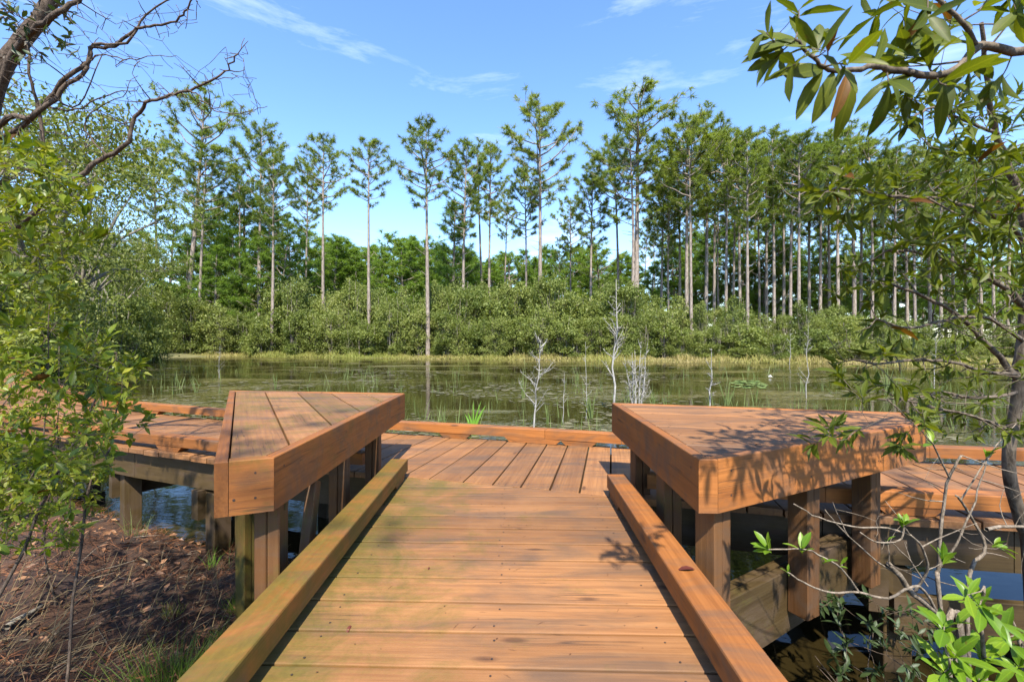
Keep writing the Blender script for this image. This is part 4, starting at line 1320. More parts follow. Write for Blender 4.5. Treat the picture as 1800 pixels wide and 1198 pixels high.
# small lily pads with a white flower out to the right
K = 60
pp = np.stack([RNG.uniform(1290, 1345, K), RNG.uniform(668, 682, K)], 1)
d = (EYE - WATER_Z) * FPX / (pp[:, 1] - HZ)
c = np.stack([(pp[:, 0] - 900) / FPX * d, d, np.full(K, WATER_Z + .014)], 1)
v, f = discs(c, RNG.uniform(.12, .2, K), np.ones(K))
stuff('lily_pads', mesh_np('lily_pads', v, f, M_PADGREEN, np.repeat(RNG.uniform(0, 1, K), 7)), 'patch of green lily pads on the pond, right of middle')
def lily(px, py, r, label):
    p = at(px, py, WATER_Z)
    bm = bmesh.new()
    for ring, (n, el) in enumerate(((7, .35), (6, .8), (4, 1.25))):
        for k in range(n):
            a = k * 6.283 / n + ring * .4
            h = Vector((math.cos(a), math.sin(a), 0)); s = Vector((-h.y, h.x, 0))
            dirv = h * math.cos(el) + Vector((0, 0, 1)) * math.sin(el)
            b = bm.verts.new(dirv * r * .1); t = bm.verts.new(dirv * r); l = bm.verts.new(dirv * r * .55 + s * r * .2); q = bm.verts.new(dirv * r * .55 - s * r * .2)
            bm.faces.new((b, l, t, q))
    me = bpy.data.meshes.new('water_lily'); bm.to_mesh(me); bm.free(); me.materials.append(M_FLOWER)
    o = link('water_lily', me, None, (p.x, p.y, WATER_Z + .02)); props(o, label, 'flower')
lily(1354, 664, .13, 'white water lily flower floating by the lily pads')

# sword-leaved clumps standing in the water
def sword_clump(px, py, h_px, n, label, mat, spread=.25, wid=.03, group=None, name='reed_clump', cat='reeds'):
    p = at(px, py, WATER_Z)
    h = h_px / FPX * p.y
    root = empty(name, (p.x, p.y, WATER_Z), label, cat, group)
    for k in range(n):
        a = random.uniform(0, 6.28); lean = random.uniform(.02, spread)
        L = h * random.uniform(.55, 1.0) if k else h
        W = wid * random.uniform(.7, 1.1)
        d = Vector((math.cos(a) * lean, math.sin(a) * lean, 1)).normalized()
        s = Vector((-math.sin(a * 1.7), math.cos(a * 1.7), 0)) * 0.4 + Vector((1, 0, 0)) * 0.6
        s.normalize()
        b = Vector((random.uniform(-.03, .03), random.uniform(-.03, .03), -.08))
        vs, fs = [], []
        for j, (t, w) in enumerate(((0, .7), (.3, 1), (.6, .85), (.85, .45))):
            c = b + d * L * t + Vector((math.cos(a), math.sin(a), 0)) * (t * t * L * lean * .6)
            vs += [c - s * W * w / 2, c + Vector((0, -.15 * W, 0)), c + s * W * w / 2]
        vs.append(b + d * L + Vector((math.cos(a), math.sin(a), 0)) * (L * lean * .6))
        for j in range(3):
            for m in range(2):
                fs.append((j * 3 + m, j * 3 + m + 1, j * 3 + m + 4, j * 3 + m + 3))
        fs += [(9, 10, 12), (10, 11, 12)]
        me = bpy.data.meshes.new('blade'); me.from_pydata([tuple(q) for q in vs], [], fs); me.update(); me.materials.append(mat)
        o = bpy.data.objects.new('blade', me); COL.objects.link(o); o.parent = root
    return root
sword_clump(833, 756, 60, 5, 'bright green sword leaved plant standing just behind the far kerb rail', M_IRIS, .38, .055, name='iris_plant', cat='plant')
for (px, py, h, n, lab) in [(1040, 735, 58, 9, 'clump of green reeds by the middle of the pond, right of the leaning grey sapling'), (962, 745, 46, 5, 'few bluish reed blades right beside the leaning grey sapling'), (1015, 668, 32, 7, 'small reed clump farther out behind the middle of the pond'),
                            (1278, 712, 55, 8, 'spiky reed clump showing over the right bench'), (1330, 706, 36, 5, 'sparse reeds right of the spiky clump, over the right bench'), (1148, 712, 30, 6, 'low reeds right of the many stemmed dead shrub'),
                            (1170, 712, 24, 4, 'short upright reed tuft over the left part of the right bench'), (1434, 722, 26, 6, 'bluish reed tuft over the right end of the right bench'), (485, 684, 36, 4, 'thin reeds showing over the left bench'),
                            (345, 690, 34, 4, 'thin reeds left of the left bench'), (780, 742, 40, 3, 'single thin reed shoots left of the bright sword leaved plant'), (1560, 690, 60, 9, 'reeds behind the bay branches at right'), (1640, 715, 70, 10, 'tall reeds behind the bay trunk at right'), (920, 700, 50, 5, 'slender reeds left of the leaning grey sapling')]:
    sword_clump(px, py, h, n, lab, M_REED, .22, .03, 'reed clumps standing in the pond')

# ---- bleached dead saplings
def sapling(px, py, top_px, top_py, r, label, nb, blen, seed, stems=1, twig=True):
    R = random.Random(seed)
    p = at(px, py, WATER_Z)
    d = p.y
    root = empty('dead_sapling', (p.x, p.y, WATER_Z), label, 'dead tree', 'bleached dead saplings in the pond')
    T, B = Tubes(), Tubes()
    tip0 = Vector(((top_px - 900) / FPX * d, d, EYE - (top_py - HZ) / FPX * d)) - Vector((p.x, p.y, WATER_Z))
    for s in range(stems):
        tip = Vector(tip0)
        base = Vector((0, 0, -.25))
        if stems > 1:
            a = s * 6.283 / stems + R.uniform(-.3, .3)
            tip = tip * R.uniform(.72, 1.05) + Vector((math.cos(a), math.sin(a) * .6, 0)) * R.uniform(.08, .32) * tip.length * .8
            base = Vector((math.cos(a) * .09, math.sin(a) * .07, -.25))
        n = 9
        pts = []
        for k in range(n):
            t = k / (n - 1)
            q = base.lerp(tip, t)
            w = tip.length * .018 * math.sin(t * 3.1)
            pts.append(q + Vector((R.uniform(-1, 1) * w, R.uniform(-1, 1) * w, 0)))
        T.add(pts, [r * .5 * (1 - .92 * k / (n - 1)) + .0018 for k in range(n)], 6)
        for b in range(nb):
            t = R.uniform(.25, .98); i = min(n - 2, int(t * (n - 1)))
            q = pts[i].lerp(pts[i + 1], t * (n - 1) - i)
            a = R.uniform(0, 6.28); L = blen * R.uniform(.35, 1) * (1.15 - t * .6)
            h = Vector((math.cos(a), math.sin(a), R.uniform(.1, 1.5)))
            e = q + h * L + Vector((0, 0, R.uniform(-.1, .15) * L))
            m = (q + e) / 2 + Vector((R.uniform(-.1, .1), R.uniform(-.1, .1), R.uniform(-.05, .12))) * L
            B.add([q, m, e], [r * .17 + .0012, r * .11 + .001, .0012], 4)
            if twig:
                for c in range(6):
                    f = q.lerp(m, .3 + .7 * R.random()).lerp(e, R.random()); l = L * R.uniform(.2, .5)
                    hh = Vector((R.uniform(-1, 1), R.uniform(-1, 1), R.uniform(-.2, .9)))
                    B.add([f, f + hh * l * .5, f + hh * l], [r * .07 + .001, r * .05 + .0009, .0009], 3, False)
        if stems > 1:                                    # each stem with its own twigs is a part
            T.v += B.v; T.f += [tuple(i + T.n for i in f) for f in B.f]; T.c += [tuple(i + T.n for i in f) for f in B.c]
            o = bpy.data.objects.new('stem', T.mesh('stem', M_DEAD)); COL.objects.link(o); o.parent = root
            T, B = Tubes(), Tubes()
    for nm, t in (('trunk', T), ('branch', B)):
        if t.n:
            o = bpy.data.objects.new(nm, t.mesh(nm, M_DEAD)); COL.objects.link(o); o.parent = root
            if nm == 'branch': o['kind'] = 'stuff'
    return root
sapling(936, 750, 951, 596, .040, 'leaning grey dead sapling with drooping side twigs in the middle of the pond', 27, .42, 1)
sapling(1031, 735, 1029, 600, .016, 'very thin upright dead sapling between the leaning grey one and the white one', 15, .2, 2)
sapling(1079, 722, 1083, 490, .062, 'tallest white dead sapling rising behind the left corner of the right bench', 26, .5, 3)
sapling(1119, 716, 1120, 606, .034, 'many stemmed white dead shrub fanning up behind the right bench', 11, .30, 4, 9)
sapling(1247, 716, 1251, 612, .050, 'knobbly white dead stub over the middle of the right bench', 13, .28, 5)
sapling(990, 745, 992, 655, .016, 'short dead stick topped with a ragged tuft left of the thin sapling', 8, .12, 6)
sapling(385, 664, 387, 606, .030, 'thin dead sapling at the left shore above the left bench', 13, .3, 7)
sapling(1388, 640, 1390, 585, .05, 'pale dead stick by the right far shore', 10, .4, 8)
sapling(1418, 700, 1420, 560, .03, 'thin pale dead sapling over the right end of the right bench', 13, .3, 9)
sapling(757, 622, 758, 552, .06, 'short grey dead stem in the sedge below the front pine', 13, .5, 10)
sapling(1640, 690, 1650, 560, .03, 'thin pale sapling behind the bay branches on the right', 17, .4, 11)
#--PART3--
# ------------------------------------------------------------------ near foliage: branches grown towards leaf clusters, leaves as pieces
def leaf_mesh(name, mat, asp=0.27, curl=0.12, fold=0.18, peak=0.5, wave=0.0):
    """one leaf of unit length along x: folded midrib, curled tip, 16 triangles"""
    st = [0.0, 0.16, 0.42, 0.68, 0.88, 1.0]
    vs, fs = [], []
    for i, t in enumerate(st):
        w = asp * 0.5 * (math.sin(math.pi * t ** (math.log(0.5) / math.log(peak))) ** 0.85 if 0 < t < 1 else 0.0)
        z = 0.05 * math.sin(t * 3) - curl * t * t
        if i == 0 or i == len(st) - 1:
            vs.append((t, 0, z))
        else:
            s = wave * (1 if i % 2 else -1)
            vs += [(t, -w, z + fold * w + s), (t, 0, z - fold * w * .4), (t, w, z + fold * w - s)]
    fs += [(0, 2, 1), (0, 3, 2)]
    for i in range(3):
        b = 1 + i * 3
        fs += [(b, b + 1, b + 4, b + 3), (b + 1, b + 2, b + 5, b + 4)]
    b = 10; tip = len(vs) - 1
    fs += [(b, b + 1, tip), (b + 1, b + 2, tip)]
    me = bpy.data.meshes.new(name); me.from_pydata(vs, [], fs); me.update()
    me.polygons.foreach_set('use_smooth', [True] * len(fs))
    a = me.attributes.new('tint', 'FLOAT', 'POINT')
    a.data.foreach_set('value', [random.uniform(.2, .6)] * len(vs))
    me.materials.append(mat)
    return me

class Skeleton:
    def __init__(s):
        s.P = []; s.R = []; s.lines = []
    def limb(s, pts, r0, r1, jit=0.0, sub=4):
        """explicit limb through PTS, smoothed (Catmull-Rom)"""
        pts = [Vector(p) for p in pts]
        q = [pts[0] * 2 - pts[1]] + pts + [pts[-1] * 2 - pts[-2]]
        out = []
        for i in range(1, len(q) - 2):
            for k in range(sub):
                t = k / sub
                p = 0.5 * ((2 * q[i]) + (q[i + 1] - q[i - 1]) * t + (2 * q[i - 1] - 5 * q[i] + 4 * q[i + 1] - q[i + 2]) * t * t + (3 * q[i] - q[i - 1] - 3 * q[i + 1] + q[i + 2]) * t ** 3)
                out.append(p + Vector((random.uniform(-1, 1), random.uniform(-1, 1), random.uniform(-1, 1))) * jit)
        out.append(pts[-1])
        n = len(out)
        rad = [r0 + (r1 - r0) * (k / (n - 1)) ** 0.8 for k in range(n)]
        s.lines.append((out, rad))
        for p, r in zip(out, rad):
            s.P.append(p); s.R.append(r)
        return out
    def reach(s, target, tip_r=0.0011, bend=0.12, maxr=0.012):
        """grow a twig from the nearest place on the skeleton to TARGET; returns its last direction"""
        A = np.array([tuple(p) for p in s.P])
        t = np.array(tuple(target))
        k = int(np.argmin(np.linalg.norm(A - t, axis=1) - 2.5 * np.minimum(np.array(s.R), .01)))
        p0 = s.P[k]; v = target - p0; L = v.length
        if L < 0.01:
            return Vector((0, 0, 1)), p0
        n = max(3, min(7, int(L / 0.05) + 2))
        b = Vector((random.uniform(-1, 1), random.uniform(-1, 1), random.uniform(-1.2, .5))) * L * bend
        out, rad = [], []
        r0 = min(s.R[k] * .75, tip_r * 1.6 + 0.008 * L, maxr)
        for i in range(n):
            u = i / (n - 1)
            out.append(p0 + v * u + b * math.sin(u * math.pi) + Vector((random.uniform(-1, 1), random.uniform(-1, 1), random.uniform(-1, 1))) * L * .012 * (0 < i < n - 1))
            rad.append(r0 + (tip_r - r0) * u)
        s.lines.append((out, rad))
        for p, r in zip(out[1:], rad[1:]):
            s.P.append(p); s.R.append(r)
        return (out[-1] - out[-2]).normalized(), out[-1]
    def mesh(s, name, mat, big=9, small=4):
        T = Tubes()
        for pts, rad in s.lines:
            T.add(pts, rad, big if max(rad) > .012 else (5 if max(rad) > .004 else small))
        return T.mesh(name, mat)

def in_poly(px, py, poly):
    c = False
    for i in range(len(poly)):
        ax, ay = poly[i]; bx, by = poly[(i + 1) % len(poly)]
        if (ay > py) != (by > py) and px < (bx - ax) * (py - ay) / (by - ay) + ax:
            c = not c
    return c

def sample_zone(poly, d0, d1, n):
    """points inside a solid wedge of space: outline at mid distance, depth d0..d1"""
    xs = [p[0] for p in poly]; ys = [p[1] for p in poly]
    out = []
    while len(out) < n:
        px, py = random.uniform(min(xs), max(xs)), random.uniform(min(ys), max(ys))
        if in_poly(px, py, poly):
            out.append(atd(px, py, random.uniform(d0, d1)))
    return out

def whorl(p, d, n, size, spread=(35, 80), droop=0.0, asp_j=0.2, along=0.0):
    """leaves round the end of a twig -> list of (pos, dir, normal, length)"""
    out = []
    u = d.orthogonal().normalized(); w = d.cross(u)
    a0 = random.uniform(0, 6.28)
    for k in range(n):
        a = a0 + k * 2.4 + random.uniform(-.3, .3)
        e = math.radians(random.uniform(*spread)) * (0.55 + 0.45 * (1 - k / max(n, 1)))
        o = u * math.cos(a) + w * math.sin(a)
        ld = (d * math.cos(e) + o * math.sin(e) + Vector((0, 0, -droop))).normalized()
        nn = (d * math.sin(e) - o * math.cos(e)) * .6 + Vector((random.uniform(-.4, .4), random.uniform(-.4, .4), .9))
        nn = (nn - ld * nn.dot(ld)).normalized()
        out.append((p - d * (along * k / max(n, 1)), ld, nn, size * random.uniform(.45, 1.15)))
    return out

def place_leaves(root, leaves, meshes, mat, keep=300, stuff_name='foliage', stuff_asp=0.3):
    """the leaves that show largest become pieces of their own, the rest one joined part"""
    def score(l):
        p = l[0]
        if p.y < 0.25: return 0
        x, y = proj(p)
        return l[3] / p.y if (-30 < x < 1830 and -30 < y < 1228) else 0
    leaves = sorted(leaves, key=score, reverse=True)
    big = [l for l in leaves[:keep] if score(l) > 0]
    rest = leaves[len(big):]
    inv = root.matrix_world.inverted() if False else None
    for (p, d, n, L) in big:
        s = n.cross(d)
        M = Matrix((d, s, n)).transposed()
        o = bpy.data.objects.new('leaf', random.choice(meshes)); COL.objects.link(o)
        o.parent = root
        o.location = p - root.location
        o.rotation_mode = 'QUATERNION'; o.rotation_quaternion = M.to_quaternion()
        o.scale = (L, L * random.uniform(.85, 1.2), L)
    if rest:
        c = np.array([tuple(l[0]) for l in rest]); d = np.array([tuple(l[1]) for l in rest]); nn = np.array([tuple(l[2]) for l in rest]); L = np.array([l[3] for l in rest])
        v, f = leaf_quads(c, d, nn, L, L * stuff_asp * RNG.uniform(.85, 1.2, len(L)))
        me = mesh_np(stuff_name, v, f, mat, np.repeat(np.clip(RNG.normal(.4, .22, len(L)), 0, 1), 5))
        o = link(stuff_name, me, root); o['kind'] = 'stuff'

# ---- bay tree at the right edge, its leafy boughs reaching across the picture
bay = empty('bay_tree', tuple(atd(1800, 1150, 2.02).xy) + (gz(2.27, 2.02),), 'slender grey barked bay tree at the right edge, long leaves hanging across the view', 'tree')
S = Skeleton()
base = Vector((2.36, 2.02, gz(2.36, 2.02) - .1))
S.limb([base, atd(1812, 1010, 2.02), atd(1796, 920, 2.0), atd(1777, 850, 1.97), atd(1774, 790, 1.95), atd(1786, 720, 1.93), atd(1793, 650, 1.92)], .027, .020)
S.limb([atd(1793, 650, 1.92), atd(1804, 560, 1.92), atd(1812, 470, 1.9), atd(1800, 380, 1.88), atd(1775, 300, 1.85), atd(1752, 235, 1.8), atd(1735, 150, 1.7), atd(1725, 40, 1.6)], .026, .006, .004)
S.limb([atd(1790, 668, 1.92), atd(1757, 628, 1.9), atd(1721, 590, 1.85), atd(1675, 548, 1.8), atd(1610, 515, 1.72), atd(1559, 497, 1.65)], .014, .004, .003)
S.limb([atd(1804, 545, 1.92), atd(1772, 508, 1.85), atd(1742, 492, 1.8), atd(1684, 463, 1.7), atd(1620, 445, 1.6), atd(1560, 440, 1.5)], .015, .004, .003)
S.limb([atd(1792, 656, 1.92), atd(1740, 655, 1.82), atd(1690, 640, 1.72), atd(1620, 632, 1.6), atd(1545, 640, 1.5), atd(1500, 632, 1.45)], .009, .0028, .003)
S.limb([atd(1788, 690, 1.92), atd(1720, 700, 1.8), atd(1660, 690, 1.7), atd(1600, 702, 1.6), atd(1540, 700, 1.5)], .008, .0025, .004)
S.limb([atd(1780, 760, 1.95), atd(1725, 735, 1.8), atd(1665, 720, 1.7), atd(1600, 705, 1.6), atd(1560, 690, 1.5)], .008, .0025, .003)
S.limb([atd(1808, 500, 1.9), atd(1790, 410, 1.75), atd(1720, 370, 1.6), atd(1650, 350, 1.5), atd(1560, 345, 1.4), atd(1470, 330, 1.35)], .012, .003, .004)
S.limb([atd(1800, 600, 1.92), atd(1740, 560, 1.7), atd(1680, 560, 1.6), atd(1600, 575, 1.5), atd(1540, 560, 1.4)], .009, .003, .004)
# the near upper bough
S.limb([atd(1812, 470, 1.9), atd(1900, 300, 1.7), atd(1930, 160, 1.3), atd(1850, 60, 1.05), atd(1800, 92, 1.0), atd(1722, 83, .98), atd(1668, 129, .95), atd(1572, 125, .92), atd(1535, 116, .9), atd(1489, 125, .88), atd(1447, 121, .86), atd(1422, 92, .85), atd(1398, 70, .84)], .014, .0024, .003)
S.limb([atd(1722, 83, .98), atd(1690, 40, .95), atd(1640, -10, .93), atd(1590, -40, .9)], .006, .003, .003)
S.limb([atd(1752, 235, 1.8), atd(1690, 210, 1.6), atd(1640, 190, 1.4), atd(1600, 210, 1.3)], .007, .0025, .003)
L = []
def clusters(zone, d0, d1, n, size, per, droop=.15, spread=(30, 80), along=.03):
    for t in sample_zone(zone, d0, d1, n):
        d, p = S.reach(t)
        L.extend(whorl(p, d, random.randint(*per), size, spread, droop, along=along))
# big near leaves at the top: set by hand where they hang, then filled in
for (px, py, dd, qx, qy, Ls) in [(1447, 121, .86, 1400, 205, .10), (1465, 124, .87, 1440, 205, .098), (1489, 127, .88, 1470, 215, .095), (1502, 130, .88, 1475, 238, .118), (1398, 70, .84, 1340, 90, .095), (1405, 80, .84, 1312, 85, .10),
                                 (1422, 92, .85, 1335, 45, .098), (1415, 88, .85, 1385, 20, .09), (1440, 115, .86, 1310, 130, .09), (1450, 120, .86, 1305, 160, .085), (1430, 100, .85, 1445, 30, .085), (1572, 122, .92, 1470, 105, .12), (1600, 100, .93, 1500, 60, .12),
                                 (1620, 128, .94, 1540, 160, .11), (1668, 129, .95, 1650, 235, .11), (1690, 70, .96, 1590, 80, .125), (1655, 20, .93, 1560, 10, .11), (1640, 0, .93, 1600, 70, .10), (1535, 116, .9, 1560, 40, .09), (1722, 83, .98, 1640, 60, .12), (1700, 110, .97, 1620, 195, .115)]:
    a = atd(px, py, dd); b = atd(qx, qy, dd + random.uniform(-.03, .03))
    d = (b - a).normalized()
    nn = Vector((random.uniform(-.6, .6), -1, random.uniform(.1, .9))); nn = (nn - d * nn.dot(d)).normalized()
    L.append((a, d, nn, Ls))
clusters([(1320, 60), (1340, 170), (1440, 190), (1500, 130), (1470, 30), (1400, 10)], .80, .92, 9, .075, (4, 6), .1)
clusters([(1480, -10), (1520, 130), (1600, 180), (1680, 190), (1760, 150), (1800, 60), (1800, -30)], .9, 1.15, 25, .088, (4, 6), .08)
clusters([(1560, 170), (1620, 330), (1720, 420), (1830, 420), (1830, 150), (1680, 150)], 1.1, 1.9, 140, .060, (5, 8), .08)
clusters([(1425, 310), (1520, 290), (1580, 300), (1680, 420), (1640, 440), (1500, 400), (1430, 380)], 1.25, 1.6, 36, .068, (5, 8), .06)
clusters([(1560, 400), (1830, 380), (1830, 560), (1700, 545), (1600, 505), (1470, 530), (1450, 470)], 1.35, 2.0, 120, .058, (5, 8), .08)
clusters([(1440, 560), (1540, 520), (1620, 580), (1560, 640), (1450, 640)], 1.35, 1.6, 16, .07, (5, 7), .1)
clusters([(1430, 640), (1560, 640), (1640, 700), (1640, 770), (1560, 800), (1440, 770), (1460, 700)], 1.3, 1.55, 30, .064, (5, 7), .08)
clusters([(1390, 790), (1440, 740), (1520, 770), (1500, 830), (1400, 850)], 1.2, 1.38, 4, .066, (6, 8), .05)
clusters([(1600, 560), (1830, 520), (1830, 780), (1640, 770)], 1.5, 2.1, 90, .058, (4, 7), .1)
for t in sample_zone([(1450, 560), (1560, 480), (1790, 470), (1790, 720), (1560, 720), (1440, 660)], 1.45, 1.95, 80):
    S.reach(t, .0011, .06, .004)
LM_BAY = [leaf_mesh('leaf', M_BAY, a, c, .2, .52, w) for a, c, w in ((.27, .10, .0), (.30, .16, .006), (.24, .03, .010), (.28, .26, .0), (.22, .36, .008), (.32, -.08, .006), (.26, .18, .012))] * 3 + [leaf_mesh('leaf', M_OLDLEAF, .27, .25, .3, .5, .01)]
o = link('trunk', S.mesh('trunk', M_BAYBARK), bay)
place_leaves(bay, L, LM_BAY, M_BAY, 300, 'foliage', .28)

# ---- leggy half bare shrub low on the right
leg = empty('leggy_shrub', (1.92, 1.78, gz(1.92, 1.78)), 'leggy half bare shrub with pale crooked twigs in front of the right bench', 'shrub')
S = Skeleton()
b = Vector((1.80, 1.72, gz(1.8, 1.72) - .1))
S.limb([b, atd(1690, 1120, 1.72), atd(1662, 1094, 1.7), atd(1648, 1077, 1.68), atd(1606, 1043, 1.64), atd(1580, 1010, 1.62), atd(1562, 990, 1.6)], .014, .008, .002)
S.limb([b + Vector((.06, .05, 0)), atd(1655, 1080, 1.72), atd(1650, 1000, 1.72), atd(1652, 940, 1.7), atd(1660, 880, 1.7), atd(1668, 840, 1.68), atd(1690, 800, 1.66)], .009, .004, .002)
S.limb([b, atd(1700, 1070, 1.78), atd(1730, 970, 1.8), atd(1720, 930, 1.8), atd(1690, 880, 1.76), atd(1680, 870, 1.75)], .009, .0035, .002)
S.limb([atd(1735, 930, 1.8), atd(1760, 925, 1.85), atd(1810, 925, 1.9)], .008, .006, .001)
S.limb([atd(1648, 1077, 1.68), atd(1615, 1030, 1.6), atd(1560, 1050, 1.52), atd(1510, 1040, 1.48), atd(1460, 1040, 1.45), atd(1410, 1022, 1.4), atd(1385, 1005, 1.38)], .0055, .0022, .002)
S.limb([atd(1606, 1043, 1.64), atd(1630, 1000, 1.6), atd(1620, 960, 1.56), atd(1600, 940, 1.52), atd(1590, 925, 1.5)], .0055, .0028, .001)
S.limb([atd(1510, 1040, 1.48), atd(1480, 1000, 1.46), atd(1440, 975, 1.42), atd(1410, 965, 1.4), atd(1350, 965, 1.36)], .004, .002, .002)
S.limb([atd(1600, 940, 1.52), atd(1560, 928, 1.5), atd(1500, 925, 1.46), atd(1440, 910, 1.42), atd(1395, 885, 1.4)], .004, .0018, .002)
S.limb([atd(1580, 1010, 1.62), atd(1540, 985, 1.6), atd(1480, 930, 1.56), atd(1450, 895, 1.54)], .0035, .0016, .002)
S.limb([atd(1630, 1030, 1.66), atd(1600, 985, 1.66), atd(1580, 965, 1.66), atd(1565, 950, 1.66)], .003, .0014, .001)
S.limb([atd(1590, 925, 1.5), atd(1580, 950, 1.5), atd(1540, 952, 1.48), atd(1512, 935, 1.46)], .0035, .002, .001)
S.limb([atd(1668, 840, 1.68), atd(1640, 780, 1.6), atd(1600, 740, 1.55), atd(1560, 700, 1.5)], .004, .0015, .003)
S.limb([atd(1690, 880, 1.76), atd(1740, 800, 1.76), atd(1790, 740, 1.78)], .004, .0018, .004)
S.limb([atd(1650, 1000, 1.72), atd(1690, 940, 1.7), atd(1720, 860, 1.7), atd(1735, 800, 1.7)], .005, .002, .003)
L = []
for (px, py, d, n, sz, dx, dy) in [(1350, 962, 1.36, 7, .062, -1, -.5), (1410, 962, 1.4, 6, .055, -.2, -1), (1450, 985, 1.42, 4, .045, .5, -1), (1590, 920, 1.5, 8, .06, .2, -1), (1385, 1002, 1.38, 4, .03, -.6, -1), (1660, 985, 1.62, 9, .07, .4, -.6), (1560, 950, 1.6, 3, .03, .3, -1), (1480, 990, 1.46, 3, .04, .6, -.4), (1735, 800, 1.7, 5, .06, .3, -1), (1640, 780, 1.6, 4, .06, -.5, -.6), (1750, 960, 1.7, 6, .07, .7, -.3)]:
    t = atd(px, py, d)
    dr, p = S.reach(t)
    dv = (Vector((dx, random.uniform(-.4, .2), -dy)).normalized() + dr * .3).normalized()
    L.extend(whorl(p, dv, n, sz, (25, 75), -.05, along=.02))
for k in range(46):
    z = sample_zone([(1420, 880), (1560, 860), (1800, 700), (1810, 1040), (1640, 1060)], 1.5, 1.95, 1)[0]
    S.reach(z, .0009, .1, .003)
link('stem', S.mesh('stem', M_PALE), leg)
LM_BR = [leaf_mesh('leaf', M_BRIGHT, a, c, .22, .55, w) for a, c, w in ((.30, .08, 0), (.34, .15, .003), (.28, .02, .004))]
place_leaves(leg, L, LM_BR, M_BRIGHT, 300)

# ---- bright young plant filling the lower right corner
brt = empty('bright_sapling', (1.30, 1.15, gz(1.3, 1.15)), 'bright green broad leaved sapling in the lower right corner', 'shrub')
S = Skeleton()
b = Vector((1.28, 1.12, gz(1.28, 1.12) - .05))
S.limb([b, atd(1735, 1250, 1.16), atd(1730, 1150, 1.16), atd(1722, 1080, 1.14), atd(1730, 1030, 1.12)], .008, .003, .002)
S.limb([b, atd(1690, 1230, 1.12), atd(1670, 1170, 1.1), atd(1660, 1120, 1.1)], .006, .002, .002)
S.limb([b, atd(1800, 1220, 1.18), atd(1790, 1130, 1.18), atd(1780, 1090, 1.18)], .006, .002, .002)
L = []
for (px, py, d, n, sz) in [(1722, 1062, 1.12, 10, .085), (1700, 1045, 1.1, 5, .08), (1745, 1080, 1.14, 8, .085), (1660, 1100, 1.1, 7, .085), (1680, 1150, 1.1, 9, .08), (1770, 1120, 1.18, 8, .08), (1730, 1150, 1.16, 9, .08), (1790, 1170, 1.18, 8, .08), (1660, 1180, 1.1, 8, .08), (1720, 1200, 1.14, 9, .08)]:
    dr, p = S.reach(atd(px, py, d))
    L.extend(whorl(p, (dr * .4 + Vector((random.uniform(-.3, .2), -.2, .8))).normalized(), n, sz, (40, 95), .12, along=.03))
link('stem', S.mesh('stem', M_PALE), brt)
place_leaves(brt, L, LM_BR, M_BRIGHT, 300)

# ---- dull low plant standing in the dark water
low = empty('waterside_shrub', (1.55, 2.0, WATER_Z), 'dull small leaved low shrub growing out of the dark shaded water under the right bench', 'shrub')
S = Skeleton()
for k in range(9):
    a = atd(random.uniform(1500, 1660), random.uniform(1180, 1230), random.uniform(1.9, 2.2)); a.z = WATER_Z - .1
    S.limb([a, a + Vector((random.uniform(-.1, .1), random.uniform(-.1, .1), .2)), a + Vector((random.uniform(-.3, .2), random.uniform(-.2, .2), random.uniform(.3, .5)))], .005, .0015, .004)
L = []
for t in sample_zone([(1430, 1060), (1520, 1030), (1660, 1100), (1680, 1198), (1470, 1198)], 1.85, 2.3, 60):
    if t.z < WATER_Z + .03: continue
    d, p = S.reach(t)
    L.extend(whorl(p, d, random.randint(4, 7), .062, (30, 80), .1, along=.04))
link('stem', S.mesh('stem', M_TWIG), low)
LM_DULL = [leaf_mesh('leaf', M_DULL, a, .1, .2, .5) for a in (.3, .25)]
place_leaves(low, L, LM_DULL, M_DULL, 200)

# ---- glossy bush at the left edge
hol = empty('glossy_bush', (-1.95, 1.75, gz(-1.95, 1.75)), 'dense glossy leaved green bush filling the left edge, bare stems below', 'shrub')
S = Skeleton()
for (x, y) in [(-2.0, 1.6), (-2.15, 1.9), (-2.3, 2.1), (-2.5, 1.8), (-2.4, 2.4)]:
    z = gz(x, y) - .05
    a = random.uniform(-.12, .12)
    S.limb([(x, y, z), (x + a, y + random.uniform(-.1, .1), z + .4), (x + a * 2 + random.uniform(-.1, .15), y + random.uniform(-.1, .2), z + .85), (x + a * 2 + random.uniform(-.15, .25), y + random.uniform(-.1, .3), z + random.uniform(1.2, 1.7))], random.uniform(.005, .009), .002, .008)
S.limb([(-2.0, 1.6, gz(-2, 1.6)), atd(70, 900, 1.75), atd(120, 800, 1.8), atd(160, 720, 1.85), atd(190, 660, 1.9), atd(205, 620, 1.9)], .007, .002, .006)
S.limb([(-1.66, 1.68, gz(-1.66, 1.68)), atd(150, 880, 1.9), atd(190, 800, 1.95), atd(205, 720, 2.0), atd(225, 660, 2.0), atd(235, 640, 2.0)], .006, .002, .006)
L = []
zone = [(-60, 230), (60, 235), (130, 300), (170, 395), (150, 440), (120, 480), (140, 560), (190, 600), (250, 640), (245, 690), (215, 760), (200, 830), (110, 880), (-60, 900)]
for t in sample_zone(zone, 1.45, 2.6, 760):
    d, p = S.reach(t)
    L.extend(whorl(p, (d + Vector((0, 0, .35))).normalized(), random.randint(5, 9), .053, (30, 80), 0, along=.06))
for t in sample_zone([(-60, 780), (190, 790), (185, 880), (120, 960), (-60, 980)], 1.5, 2.3, 150):
    d, p = S.reach(t)
    L.extend(whorl(p, (d + Vector((0, 0, .35))).normalized(), random.randint(4, 8), .05, (30, 80), 0, along=.05))
